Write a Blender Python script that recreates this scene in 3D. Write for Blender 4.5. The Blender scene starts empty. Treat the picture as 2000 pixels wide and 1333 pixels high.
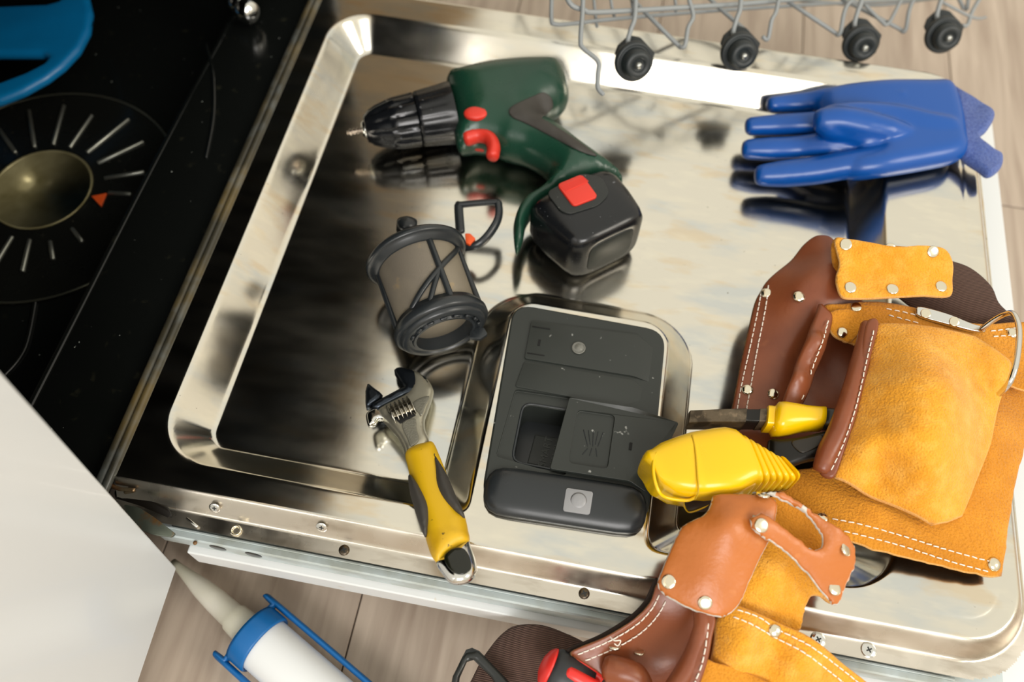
import bpy, bmesh, math, random
import numpy as np
from mathutils import Vector, Matrix, noise
from mathutils.geometry import delaunay_2d_cdt
random.seed(4)
rng = np.random.default_rng(4)
C = bpy.context.scene.collection
sc = bpy.context.scene

# ------------------------------------------------------------------ camera
FPX = 1654.76
CAM = np.array([0.29579716, -0.17528162, 0.60171831])
R3 = np.array([[0.98291715, 0.16969043, -0.07126741],      # world axes seen in camera space (x right, y down, z forward)
               [0.1830434, -0.86087273, 0.474756],
               [0.01920938, -0.47969084, -0.87722728]])
cd = bpy.data.cameras.new('camera'); cam = bpy.data.objects.new('camera', cd); C.objects.link(cam)
cd.sensor_width = 36; cd.lens = FPX * 36 / 2000; cd.clip_start = .01
m = Matrix.Identity(4)
for i in range(3):
    m[i][0] = R3[i][0]; m[i][1] = -R3[i][1]; m[i][2] = -R3[i][2]; m[i][3] = CAM[i]
cam.matrix_world = m
cd.dof.use_dof = True; cd.dof.focus_distance = .625; cd.dof.aperture_fstop = 3.6
sc.camera = cam

# ------------------------------------------------------------------ world, lights, exposure
w = bpy.data.worlds.new('world'); sc.world = w; w.use_nodes = True
nt = w.node_tree; nt.nodes.clear()
out = nt.nodes.new('ShaderNodeOutputWorld'); bg = nt.nodes.new('ShaderNodeBackground')
tc = nt.nodes.new('ShaderNodeTexCoord'); sp = nt.nodes.new('ShaderNodeSeparateXYZ'); rp = nt.nodes.new('ShaderNodeValToRGB')
nt.links.new(tc.outputs['Generated'], sp.inputs[0]); nt.links.new(sp.outputs['Z'], rp.inputs[0])
rp.color_ramp.elements[0].position = .0; rp.color_ramp.elements[0].color = (.52, .44, .34, 1)
rp.color_ramp.elements[1].position = .75; rp.color_ramp.elements[1].color = (.79, .755, .66, 1)
e = rp.color_ramp.elements.new(.12); e.color = (.78, .70, .56, 1)
nt.links.new(rp.outputs[0], bg.inputs[0]); bg.inputs[1].default_value = 1.17; nt.links.new(bg.outputs[0], out.inputs[0])

def area(name, loc, target, size, energy, col, size_y=None):
    l = bpy.data.lights.new(name, 'AREA'); l.energy = energy; l.color = col; l.size = size
    if size_y: l.shape = 'RECTANGLE'; l.size_y = size_y
    o = bpy.data.objects.new(name, l); C.objects.link(o); o.location = loc
    o.rotation_euler = (Vector(target) - Vector(loc)).to_track_quat('-Z', 'Y').to_euler()
    return o
area('window_daylight', (.95, -2.1, 1.75), (.35, .2, 0), 1.3, 44, (1, .97, .95), 1.1)
area('ceiling_light', (2.2, -.3, 1.6), (.3, .2, 0), .9, 20, (1, .93, .82))
sc.view_settings.view_transform = 'Standard'; sc.view_settings.look = 'None'
sc.view_settings.exposure = 0.10; sc.view_settings.gamma = 1; sc.view_settings.use_curve_mapping = False
sc.cycles.max_bounces = 8; sc.cycles.caustics_reflective = False; sc.cycles.caustics_refractive = False
sc.cycles.sample_clamp_indirect = 4

# ------------------------------------------------------------------ helpers
def W(px, py, z=0.):                    # the point at height z that the photograph's pixel shows
    d = R3 @ np.array([px - 1000., py - 666.5, FPX]); return CAM + d * ((z - CAM[2]) / d[2])
def D(px, py, dep):                     # the same at a distance in front of the lens
    d = R3 @ np.array([px - 1000., py - 666.5, FPX]) / FPX; return CAM + d * dep
def lin(c):
    if isinstance(c, str): c = [int(c[i:i+2], 16) / 255 for i in (0, 2, 4)]
    return tuple((x / 12.92 if x <= .04045 else ((x + .055) / 1.055) ** 2.4) for x in c) + (1,)
def wloc(p):
    v = Vector((0, 0, 0))
    while p is not None: v = v + Vector(p.location); p = p.parent
    return v
def N(t, typ, **kw):
    n = t.nodes.new('ShaderNode' + typ)
    for k, v in kw.items(): setattr(n, k, v)
    return n
MATS = {}
def mat(name, col, rough=.5, metal=0., col2=None, cscale=20., cstretch=(1, 1, 1), camt=1., cdetail=4, cpos=(.35, .65),
        bump=0., bscale=200., bdist=.001, bstretch=(1, 1, 1), rvar=0., rscale=30., spots=None, spec=.5, coat=0., sheen=0., trans=0., bdetail=4):
    """procedural material: base colour, second colour by noise, roughness variation, fine relief, specks"""
    if name in MATS: return MATS[name]
    m = bpy.data.materials.new(name); m.use_nodes = True; t = m.node_tree; b = t.nodes['Principled BSDF']
    b.inputs['Roughness'].default_value = rough; b.inputs['Metallic'].default_value = metal
    b.inputs['Specular IOR Level'].default_value = spec; b.inputs['Coat Weight'].default_value = coat
    b.inputs['Sheen Weight'].default_value = sheen; b.inputs['Transmission Weight'].default_value = trans
    tcn = N(t, 'TexCoord'); src = lin(col); last = None
    def noi(scale, stretch, detail=4):
        mp = N(t, 'Mapping'); mp.inputs['Scale'].default_value = stretch; t.links.new(tcn.outputs['Object'], mp.inputs[0])
        n = N(t, 'TexNoise'); n.inputs['Scale'].default_value = scale; n.inputs['Detail'].default_value = detail
        t.links.new(mp.outputs[0], n.inputs['Vector']); return n
    def mixc(fac, a, bb):
        mx = N(t, 'Mix', data_type='RGBA'); t.links.new(fac, mx.inputs['Factor'])
        if isinstance(a, tuple): mx.inputs['A'].default_value = a
        else: t.links.new(a, mx.inputs['A'])
        if isinstance(bb, tuple): mx.inputs['B'].default_value = bb
        else: t.links.new(bb, mx.inputs['B'])
        return mx.outputs['Result']
    b.inputs['Base Color'].default_value = src
    if col2:
        cols = col2 if isinstance(col2, list) else [(col2, cscale, cstretch, camt, cpos)]
        for (c2, s2, st2, am2, cp2) in cols:
            n = noi(s2, st2, cdetail); mr = N(t, 'MapRange'); mr.inputs['From Min'].default_value = cp2[0]; mr.inputs['From Max'].default_value = cp2[1]
            mr.inputs['To Max'].default_value = am2; t.links.new(n.outputs['Fac'], mr.inputs['Value'])
            last = mixc(mr.outputs[0], last if last is not None else src, lin(c2))
    if spots:
        for (c3, s3, lo, hi) in spots:
            n = noi(s3, (1, 1, 1), 2); mr = N(t, 'MapRange'); mr.inputs['From Min'].default_value = lo; mr.inputs['From Max'].default_value = hi
            t.links.new(n.outputs['Fac'], mr.inputs['Value']); last = mixc(mr.outputs[0], last if last is not None else src, lin(c3))
            if metal > .5:
                pass
    if last is not None: t.links.new(last, b.inputs['Base Color'])
    if rvar:
        n = noi(rscale, cstretch); mr = N(t, 'MapRange'); mr.inputs['From Min'].default_value = .3; mr.inputs['From Max'].default_value = .7
        mr.inputs['To Min'].default_value = max(.02, rough - rvar); mr.inputs['To Max'].default_value = rough + rvar
        t.links.new(n.outputs['Fac'], mr.inputs['Value']); t.links.new(mr.outputs[0], b.inputs['Roughness'])
    if bump:
        n = noi(bscale, bstretch, bdetail); bp = N(t, 'Bump'); bp.inputs['Strength'].default_value = bump; bp.inputs['Distance'].default_value = bdist
        t.links.new(n.outputs['Fac'], bp.inputs['Height']); t.links.new(bp.outputs[0], b.inputs['Normal'])
    MATS[name] = m; return m

def tag(o, label=None, cat=None, group=None, kind=None):
    for k, v in (('label', label), ('category', cat), ('group', group), ('kind', kind)):
        if v: o[k] = v
    return o
def obj(name, verts, faces, ms, parent=None, smooth=True, loc=None, mi=None, label=None, kind=None, sharp=None):
    me = bpy.data.meshes.new(name); off = np.array(wloc(parent)) if parent is not None else np.zeros(3)
    if loc is not None: off = np.array(loc, float)
    V = np.asarray(verts, float) - off
    me.from_pydata([tuple(v) for v in V], [], [tuple(int(i) for i in f) for f in faces])
    for q in (ms if isinstance(ms, (list, tuple)) else [ms]): me.materials.append(q)
    if mi is not None: me.polygons.foreach_set('material_index', np.asarray(mi, dtype=np.int32))
    bm = bmesh.new(); bm.from_mesh(me); bmesh.ops.recalc_face_normals(bm, faces=bm.faces)
    if sharp:
        for e_ in bm.edges:
            if len(e_.link_faces) == 2 and e_.calc_face_angle(0) > math.radians(sharp): e_.smooth = False
    bm.to_mesh(me); bm.free()
    me.polygons.foreach_set('use_smooth', [smooth] * len(me.polygons)); me.update()
    o = bpy.data.objects.new(name, me); C.objects.link(o)
    if parent is not None:
        o.parent = parent
        if loc is not None: o.location = Vector(loc) - wloc(parent)
    elif loc is not None: o.location = loc
    if label: o['label'] = label
    if kind: o['kind'] = kind
    return o
def thing(name, label, cat, loc, group=None):
    o = bpy.data.objects.new(name, None); C.objects.link(o); o.location = tuple(float(x) for x in loc); o.empty_display_size = .02
    return tag(o, label, cat, group)
def merge(*parts):
    V = []; F = []
    for v, f in parts:
        n = len(V); V += [tuple(p) for p in v]; F += [tuple(i + n for i in q) for q in f]
    return V, F
def unit(v): v = np.asarray(v, float); return v / (np.linalg.norm(v) + 1e-12)
def catmull(P, closed=False, n=8):
    P = [np.asarray(p, float) for p in P]; L = len(P); out = []
    for i in range(L if closed else L - 1):
        if closed: a, b, c, d = P[(i-1) % L], P[i], P[(i+1) % L], P[(i+2) % L]
        else: a, b, c, d = P[max(i-1, 0)], P[i], P[i+1], P[min(i+2, L-1)]
        for k in range(n):
            t = k / n; out.append(.5 * ((2*b) + (-a+c)*t + (2*a-5*b+4*c-d)*t*t + (-a+3*b-3*c+d)*t**3))
    if not closed: out.append(P[-1])
    return out
def resample(P, step, closed=False):
    P = [np.asarray(p, float) for p in P]
    if closed: P = P + [P[0]]
    out = []
    for a, b in zip(P[:-1], P[1:]):
        n = max(1, int(round(np.linalg.norm(b[:3] - a[:3]) / step)))
        for k in range(n): out.append(a + (b - a) * k / n)
    if not closed: out.append(P[-1])
    return out
def tube(P, r, seg=10, closed=False, up=None, rnd=True, flat=1.):
    P = [np.asarray(p, float) for p in P]; n = len(P); R = [r] * n if np.isscalar(r) else list(r)
    if not closed and rnd:
        a = P[0] - P[1]; a = unit(a); b = unit(P[-1] - P[-2]); r0, r1 = R[0], R[-1]
        P = [P[0] + a*r0*.5, P[0] + a*r0*.38] + P + [P[-1] + b*r1*.38, P[-1] + b*r1*.5]; R = [r0*.35, r0*.8] + R + [r1*.8, r1*.35]; n += 4
    T = []
    for i in range(n):
        a = P[(i-1) % n] if closed or i > 0 else P[i]; b = P[(i+1) % n] if closed or i < n-1 else P[i]
        T.append(unit(b - a))
    u0 = np.array([0, 0, 1.]) if up is None else np.asarray(up, float)
    if abs(T[0] @ unit(u0)) > .95: u0 = np.array([1., 0, 0])
    u = unit(u0 - T[0] * (u0 @ T[0])); V = []; F = []
    for i in range(n):
        u = unit(u - T[i] * (u @ T[i])); v = np.cross(T[i], u)
        for k in range(seg):
            a = 2*math.pi*k/seg; V.append(P[i] + R[i] * (flat * math.cos(a) * u + math.sin(a) * v))
    for i in range(n if closed else n - 1):
        j = (i + 1) % n
        for k in range(seg): F.append((i*seg+k, i*seg+(k+1) % seg, j*seg+(k+1) % seg, j*seg+k))
    if not closed: F.append(tuple(range(seg))[::-1]); F.append(tuple((n-1)*seg + k for k in range(seg)))
    return V, F
def lathe(prof, o, ax, seg=32, xdir=None, closed=False):
    """prof: (radius, height along ax)"""
    ax = unit(ax); h = np.array([1., 0, 0]) if abs(ax[0]) < .9 else np.array([0, 1., 0])
    if xdir is not None: h = np.asarray(xdir, float)
    u = unit(h - ax * (h @ ax)); v = np.cross(ax, u); V = []; F = []; n = len(prof)
    for r, z in prof:
        for k in range(seg):
            a = 2*math.pi*k/seg; V.append(np.asarray(o) + ax*z + r*(math.cos(a)*u + math.sin(a)*v))
    for i in range(n if closed else n-1):
        j = (i+1) % n
        for k in range(seg): F.append((i*seg+k, i*seg+(k+1) % seg, j*seg+(k+1) % seg, j*seg+k))
    if not closed:
        if prof[0][0] > 1e-6: F.append(tuple(range(seg))[::-1])
        if prof[-1][0] > 1e-6: F.append(tuple((n-1)*seg+k for k in range(seg)))
    return V, F
def box(lo, hi, bev=0., seg=2):
    lo = np.minimum(lo, hi).astype(float) if False else np.array(lo, float); hi = np.array(hi, float)
    bm = bmesh.new(); bmesh.ops.create_cube(bm, size=1)
    for v in bm.verts: v.co = Vector(lo + (np.array(v.co) + .5) * (hi - lo))
    if bev: bmesh.ops.bevel(bm, geom=list(bm.edges), offset=bev, segments=seg, affect='EDGES', profile=.5)
    V = [np.array(v.co) for v in bm.verts]; bm.verts.index_update(); F = [tuple(v.index for v in f.verts) for f in bm.faces]; bm.free(); return V, F
def prism(outl, dz, bev=0., seg=2, up=(0, 0, 1)):
    """outl: 3D points of the top face; extruded down by dz along up"""
    up = unit(up); bm = bmesh.new(); vs = [bm.verts.new(Vector(p)) for p in outl]; f = bm.faces.new(vs); f.normal_update()
    r = bmesh.ops.extrude_face_region(bm, geom=[f]); mv = [g for g in r['geom'] if isinstance(g, bmesh.types.BMVert)]
    for v in mv: v.co -= Vector(up * dz)
    bmesh.ops.recalc_face_normals(bm, faces=bm.faces)
    if bev: bmesh.ops.bevel(bm, geom=list(bm.edges), offset=bev, segments=seg, affect='EDGES', profile=.5, clamp_overlap=True)
    bm.verts.index_update(); V = [np.array(v.co) for v in bm.verts]; F = [tuple(v.index for v in f.verts) for f in bm.faces]; bm.free(); return V, F
def rrect(x0, y0, x1, y1, r, z, n=5):
    P = []
    for cx, cy, a0 in ((x1-r, y1-r, 0), (x0+r, y1-r, 90), (x0+r, y0+r, 180), (x1-r, y0+r, 270)):
        for k in range(n+1):
            a = math.radians(a0 + 90*k/n); P.append(np.array([cx + r*math.cos(a), cy + r*math.sin(a), z]))
    return P
def rpoly(P, r, n=4):
    """rounds the corners of a closed 3D polygon"""
    P = [np.asarray(p, float) for p in P]; out = []
    for i in range(len(P)):
        a, b, c = P[i-1], P[i], P[(i+1) % len(P)]; ra = min(r, .45*np.linalg.norm(a-b), .45*np.linalg.norm(c-b))
        s = b + unit(a-b)*ra; e_ = b + unit(c-b)*ra
        for k in range(n+1):
            t = k/n; out.append((1-t)**2*s + 2*t*(1-t)*b + t*t*e_)
    return out
def boolean(o, cutters, op='DIFFERENCE'):
    for cu in cutters:
        md = o.modifiers.new('cut', 'BOOLEAN'); md.object = cu; md.operation = op; md.solver = 'EXACT'
    dg = bpy.context.evaluated_depsgraph_get(); me = bpy.data.meshes.new_from_object(o.evaluated_get(dg))
    o.modifiers.clear(); o.data = me
    for cu in cutters: bpy.data.objects.remove(cu)
def remesh(o, vox, smooth=6, sub=0):
    md = o.modifiers.new('r', 'REMESH'); md.mode = 'VOXEL'; md.voxel_size = vox; md.use_smooth_shade = True
    if smooth: s = o.modifiers.new('s', 'SMOOTH'); s.iterations = smooth; s.factor = .5
    dg = bpy.context.evaluated_depsgraph_get(); me = bpy.data.meshes.new_from_object(o.evaluated_get(dg)); ms = [q for q in o.data.materials]
    o.modifiers.clear(); o.data = me
    if not me.materials:
        for q in ms: me.materials.append(q)
    me.polygons.foreach_set('use_smooth', [True]*len(me.polygons)); return o

# thin plate spline through scattered heights
def tps(P, reg=1e-5):
    P = np.asarray(P, float); X = P[:, :2] * 10; z = P[:, 2]; n = len(P)
    if len(X) > 1:
        keep = [0]
        for i in range(1, n):
            if min(np.linalg.norm(X[keep] - X[i], axis=1)) > .008: keep.append(i)
        X = X[keep]; z = z[keep]; n = len(X)
    def K(A, B):
        d = np.linalg.norm(A[:, None] - B[None], axis=2) + 1e-9; return d*d*np.log(d)
    M = np.zeros((n+3, n+3)); M[:n, :n] = K(X, X) + reg*np.eye(n); M[:n, n] = 1; M[:n, n+1:] = X; M[n:, :n] = M[:n, n:].T
    s = np.linalg.lstsq(M, np.concatenate([z, [0, 0, 0]]), rcond=None)[0]
    def f(q):
        q = np.atleast_2d(np.asarray(q, float))[:, :2] * 10; return K(q, X) @ s[:n] + s[n] + q @ s[n+1:]
    return f
def pdist(Q, poly):
    """unsigned distance and inside flag for points Q to polygon poly (n,2)"""
    A = poly; B = np.roll(poly, -1, axis=0); d = B - A; L = (d**2).sum(1) + 1e-18
    t = np.clip(((Q[:, None] - A[None]) * d[None]).sum(2) / L, 0, 1)
    dist = np.sqrt((((A[None] + t[..., None]*d[None]) - Q[:, None])**2).sum(2)).min(1)
    y = Q[:, 1][:, None]; x = Q[:, 0][:, None]; c = ((A[:, 1] > y) != (B[:, 1] > y)) & (x < (B[:, 0]-A[:, 0])*(y-A[:, 1])/(B[:, 1]-A[:, 1]+1e-18)+A[:, 0])
    return dist, c.sum(1) % 2 == 1
class Panel:
    pass
def panel(name, outl, ms, parent=None, ctrl=(), thick=.003, r=None, step=.004, smooth=True, world=False, wr=None, edge=None, rough_edge=0., label=None, build=True, hole=None, top=None, bottom=1., hfun=None):
    """a sheet or cushion: outline (pixel x, pixel y, height) through which the surface runs, inner control heights, thickness with rounded rim of radius r"""
    toW = (lambda p: np.asarray(p, float)) if world else (lambda p: W(*p))
    if smooth:
        O = [np.asarray(p, float) for p in outl]; O = catmull(O, True, 6)
        O = [toW(p) for p in O]
    else: O = [toW(p) for p in outl]
    O = resample(O, step, True)
    # drop near-duplicates
    Q = []
    for p in O:
        if not Q or np.linalg.norm(p[:2]-Q[-1][:2]) > step*.3: Q.append(p)
    O = Q
    if rough_edge:
        O = [p + np.array([*(rng.normal(size=2)*rough_edge), 0]) for p in O]
    ctl = [toW(p) for p in outl] + [toW(p) for p in ctrl]
    f = tps(ctl); poly = np.array([p[:2] for p in O]); H = thick/2; r = r or H
    area2 = ((poly[:, 0]*np.roll(poly[:, 1], -1)) - (np.roll(poly[:, 0], -1)*poly[:, 1])).sum()
    nrm = np.roll(poly, -1, 0) - np.roll(poly, 1, 0); nrm = np.stack([-nrm[:, 1], nrm[:, 0]], 1); nrm /= np.linalg.norm(nrm, axis=1)[:, None] + 1e-12
    if area2 < 0: nrm = -nrm
    pts = []; kmax = 6 if r > step else 2
    ds = [r*(1-math.cos(math.pi/2*k/kmax)) for k in range(1, kmax+1)]
    for dd in ds:
        q = poly + nrm*dd; di, ins = pdist(q, poly); ok = ins & (di > dd*.93); last = None
        for p in q[ok]:
            if last is None or np.linalg.norm(p-last) > min(step, max(dd, step*.5))*.6: pts.append(p); last = p
    lo = poly.min(0); hi = poly.max(0); gx, gy = np.meshgrid(np.arange(lo[0], hi[0], step), np.arange(lo[1], hi[1], step*.87))
    gx[::2] += step/2; g = np.stack([gx.ravel(), gy.ravel()], 1)
    if len(g):
        di, ins = pdist(g, poly); g = g[ins & (di > max(ds[-1] + step*.5, step*.5))]; pts += list(g)
    V2 = [Vector(p) for p in poly] + [Vector(p) for p in pts]
    n0 = len(poly); res = delaunay_2d_cdt(V2, [], [list(range(n0))], 1, 1e-7, True)
    P = np.array([tuple(v) for v in res[0]]); F = [q for q in res[2] if len(q) == 3]; di, _ = pdist(P, poly)
    _, okf = pdist(np.array([P[list(q)].mean(0) for q in F]), poly); F = [q for q, k_ in zip(F, okf) if k_]
    onb = di < 1e-6; t = np.clip(di/r, 0, 1); off = H*np.sqrt(np.maximum(0, 1-(1-t)**2))
    if hfun is not None: off = off*np.array([hfun(p) for p in P])
    zb = f(P)
    if wr is not None:
        amp, scl = wr; zb = zb + np.array([noise.noise(Vector((p[0]*scl, p[1]*scl, 3.3)))*amp for p in P])
    Vt = np.column_stack([P, zb+off]); Vb = np.column_stack([P, zb-off*bottom]); idx = np.where(onb, np.arange(len(P)), np.arange(len(P))+len(P))
    verts = np.vstack([Vt, Vb]); faces = [tuple(q) for q in F] + [tuple(idx[i] for i in q)[::-1] for q in F]
    pn = Panel(); pn.f = lambda x, y: float(f(np.array([[x, y]]))[0]) + (noise.noise(Vector((x*wr[0+1], y*wr[1], 3.3)))*wr[0] if wr else 0)
    def surf(px, py, lift=0.):
        z = .02
        for _ in range(8):
            p = W(px, py, z); z = pn.f(p[0], p[1]) + H + lift
        return W(px, py, z)
    pn.surf = surf; pn.H = H
    def normal(p, e_=.002):
        zx = (pn.f(p[0]+e_, p[1]) - pn.f(p[0]-e_, p[1]))/(2*e_); zy = (pn.f(p[0], p[1]+e_) - pn.f(p[0], p[1]-e_))/(2*e_); return unit([-zx, -zy, 1])
    pn.normal = normal
    mi = None
    if edge is not None:
        ms = [ms, edge]; lim = min(r*.9, .0012)
        dd = np.concatenate([di, di]); mi = [1 if max(dd[i] for i in q) < lim+1e-6 else 0 for q in faces]
        # rim band: faces touching the outline
        mi = [1 if min(dd[i] for i in q) < 1e-6 and max(dd[i] for i in q) < ds[0]*1.3+1e-5 else a for q, a in zip(faces, mi)]
    used = sorted(set(i for q in faces for i in q)); mp = {a: b for b, a in enumerate(used)}
    if build: pn.o = obj(name, verts[used], [tuple(mp[i] for i in q) for q in faces], ms, parent, mi=mi, label=label)
    pn.v = verts; pn.F = faces
    return pn
RV = None
def place(me, name, parent, p, nrm, sc_=1., spin=None, label=None):
    o = bpy.data.objects.new(name, me); C.objects.link(o); o.parent = parent; o.location = Vector(p) - (wloc(parent) if parent is not None else Vector((0, 0, 0)))
    q = Vector(nrm).to_track_quat('Z', 'Y')
    o.rotation_mode = 'QUATERNION'; o.rotation_quaternion = q if spin is None else q @ Matrix.Rotation(spin, 3, 'Z').to_quaternion()
    o.scale = (sc_,)*3
    if label: o['label'] = label
    return o
def proto(name, vf, m_, smooth=True, sharp=None):
    o = obj(name, vf[0], vf[1], m_, smooth=smooth, sharp=sharp); me = o.data; bpy.data.objects.remove(o); return me

# ------------------------------------------------------------------ materials
STEEL = mat('stainless', 'e2ddd0', .15, 1., rvar=.035, rscale=14, cstretch=(1, 3, 1),
            col2=[('c3ccd2', 9, (1, 2.6, 1), .55, (.5, .62)), ('e0c9a4', 16, (1, 3, 1), .5, (.55, .66)), ('f0ead8', 30, (1, 3, 1), .4, (.5, .7))],
            spots=[('8f8a80', 260, .74, .80)], bump=.04, bscale=18, bdist=.002)
STEEL2 = mat('brushed_flange', 'd6cfc3', .3, 1., rvar=.1, rscale=30, col2=[('8f8069', 22, (1, 4, 1), .5, (.5, .7))], spots=[('8a6a44', 90, .74, .80)], bump=.08, bscale=90, bdist=.0006)
GALV = mat('galvanised', 'c0cbcc', .38, .35, col2=[('9a9c8c', 40, (1, 1, 1), .5, (.45, .65))], rvar=.1)
CHROME = mat('chrome', 'dcdcd8', .12, 1.)
NICKEL = mat('nickel_rivet', 'e6dec8', .16, 1.)
DKMETAL = mat('dark_metal', '4a4640', .35, 1., col2='6b5a44', cscale=60)
WHITE = mat('white_lacquer', 'd4d8da', .28, spots=[('b89f7a', 60, .79, .82)], coat=.2)
WHITEP = mat('white_panel_edge', 'dcdfe0', .4, spots=[('c9b68c', 55, .72, .78)])
TUB = mat('tub_black', '101211', .16, spots=[('b8beb8', 240, .755, .79), ('26261e', 90, .66, .8)], rvar=.06)
GASK = mat('gasket_rubber', '3a372c', .35, col2=[('6e5e38', 12, (1, 1, 1), .8, (.45, .62)), ('5c6466', 50, (1, 1, 1), .5, (.5, .7))])
BLUEP = mat('blue_plastic', '0776b4', .28, col2=[('0a6397', 8, (1, 1, 1), .6, (.4, .6))])
BLK = mat('black_plastic', '202322', .33, spots=[('9a9a94', 300, .73, .79)], rvar=.08)
BLKG = mat('black_battery', '121417', .25, spots=[('9c9fa6', 110, .70, .76), ('bfc2c8', 420, .74, .8)], rvar=.1, bump=.1, bscale=60, bdist=.0008)
GREY = mat('charcoal_plastic', '282c29', .42, spots=[('a8aaa6', 130, .72, .80)], rvar=.08)
GREY2 = mat('charcoal_smooth', '262a2d', .3, rvar=.05)
GREEN = mat('green_plastic', '1a4232', .3, col2=[('16382b', 12, (1, 1, 1), .5, (.4, .6))], rvar=.08)
RUB = mat('grip_rubber', '3b3834', .6)
RED = mat('red_plastic', 'd8382a', .4)
ORANGE = mat('orange_plastic', 'e85a22', .4)
YEL = mat('yellow_plastic', 'ebbe05', .25, coat=.15, rvar=.05)
YELW = mat('worn_yellow_rubber', 'dcb014', .42, col2=[('b88a10', 30, (1, 1, 1), .6, (.5, .68))], spots=[('4a3a12', 210, .70, .75)])
GLOVE = mat('glove_rubber', '044c9e', .3, coat=.05, bump=.06, bscale=120, bdist=.0008)
KNIT = mat('glove_knit', '546fb8', .8, col2='3c58a8', cscale=500, cpos=(.45, .6), bump=1., bscale=620, bdist=.002, bstretch=(1, 3, 1), sheen=.3)
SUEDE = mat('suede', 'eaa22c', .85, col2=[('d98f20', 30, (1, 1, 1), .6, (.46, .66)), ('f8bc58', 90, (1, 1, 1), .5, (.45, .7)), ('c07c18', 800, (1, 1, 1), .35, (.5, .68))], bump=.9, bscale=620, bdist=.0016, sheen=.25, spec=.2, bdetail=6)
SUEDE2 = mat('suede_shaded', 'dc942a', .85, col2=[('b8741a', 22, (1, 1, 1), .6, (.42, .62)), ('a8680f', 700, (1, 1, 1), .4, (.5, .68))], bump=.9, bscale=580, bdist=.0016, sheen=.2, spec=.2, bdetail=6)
SUEDE_E = mat('suede_edge', 'e2ab62', .95, bump=1, bscale=900, bdist=.001)
TAN = mat('tan_leather', 'ba6c30', .36, col2=[('a85c22', 20, (1, 1, 1), .5, (.45, .65)), ('d08a50', 45, (1, 1, 1), .5, (.66, .76))], bump=.35, bscale=260, bdist=.0008)
TAN_E = mat('leather_raw_edge', 'd8d2c8', .95, col2='b4b0a8', cscale=300)
BRN = mat('brown_leather', '85482a', .34, col2=[('6c3520', 18, (1, 1, 1), .6, (.42, .62)), ('a0623c', 50, (1, 1, 1), .4, (.62, .75))], bump=.2, bscale=320, bdist=.0006)
BRN_E = mat('brown_raw_edge', '4a2c1c', .9, col2='8a6a3c', cscale=200)
WEB = mat('brown_webbing', '5a4238', .85, bump=.0)
THREAD = mat('white_thread', 'f0e8dc', .8)
TUBEW = mat('cartridge_white', 'dcdfe0', .3, spots=[('8c6a44', 45, .70, .745)])
NOZ = mat('nozzle_plastic', 'e0ddd0', .35, trans=.0, col2='d6d3bc', cscale=20)
RUST = mat('rusty_steel', '6f6352', .55, .6, col2=[('3c3328', 90, (1, 1, 1), .8, (.42, .58)), ('a08c74', 160, (1, 1, 1), .5, (.6, .7))], bump=.5, bscale=260, bdist=.0008)
IRON = mat('black_iron', '22211f', .34, .5, rvar=.1, bump=.15, bscale=60, bdist=.001)
WIRE = mat('grey_coated_wire', '8d9294', .38)
WALLM = mat('wall_paint', 'efe8da', .8)
# webbing: ribbed weave
_t = WEB.node_tree; _b = _t.nodes['Principled BSDF']; _w = N(_t, 'TexWave'); _w.inputs['Scale'].default_value = 260; _w.inputs['Distortion'].default_value = 1.2; _w.bands_direction = 'Y'
_tc = N(_t, 'TexCoord'); _mp = N(_t, 'Mapping'); _mp.inputs['Rotation'].default_value = (0, 0, -.35); _t.links.new(_tc.outputs['Object'], _mp.inputs[0]); _t.links.new(_mp.outputs[0], _w.inputs[0])
_bp = N(_t, 'Bump'); _bp.inputs['Distance'].default_value = .0012; _bp.inputs['Strength'].default_value = .8; _t.links.new(_w.outputs['Fac'], _bp.inputs['Height']); _t.links.new(_bp.outputs[0], _b.inputs['Normal'])
_mr = N(_t, 'Mix', data_type='RGBA'); _mr.inputs['A'].default_value = lin('3e2a24'); _mr.inputs['B'].default_value = lin('6e5448'); _t.links.new(_w.outputs['Fac'], _mr.inputs['Factor']); _t.links.new(_mr.outputs['Result'], _b.inputs['Base Color'])
# wood floor: streaks along y, tone per plank
WOOD = bpy.data.materials.new('oak_plank'); WOOD.use_nodes = True; _t = WOOD.node_tree; _b = _t.nodes['Principled BSDF']; _b.inputs['Roughness'].default_value = .42
_tc = N(_t, 'TexCoord'); _mp = N(_t, 'Mapping'); _mp.inputs['Scale'].default_value = (14, 1.1, 14); _oi = N(_t, 'ObjectInfo'); _t.links.new(_tc.outputs['Object'], _mp.inputs[0])
_n = N(_t, 'TexNoise', noise_dimensions='4D'); _n.inputs['Scale'].default_value = 5; _n.inputs['Detail'].default_value = 8; _n.inputs['Distortion'].default_value = .6
_mm = N(_t, 'Math', operation='MULTIPLY'); _mm.inputs[1].default_value = 20; _t.links.new(_oi.outputs['Random'], _mm.inputs[0]); _t.links.new(_mm.outputs[0], _n.inputs['W']); _t.links.new(_mp.outputs[0], _n.inputs['Vector'])
_r = N(_t, 'ValToRGB'); _r.color_ramp.elements[0].position = .3; _r.color_ramp.elements[0].color = lin('9c8b7c'); _r.color_ramp.elements[1].position = .72; _r.color_ramp.elements[1].color = lin('c2b3a3')
_t.links.new(_n.outputs['Fac'], _r.inputs[0]); _t.links.new(_r.outputs[0], _b.inputs['Base Color'])
_bp = N(_t, 'Bump'); _bp.inputs['Distance'].default_value = .001; _bp.inputs['Strength'].default_value = .2; _t.links.new(_n.outputs['Fac'], _bp.inputs['Height']); _t.links.new(_bp.outputs[0], _b.inputs['Normal'])

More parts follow.
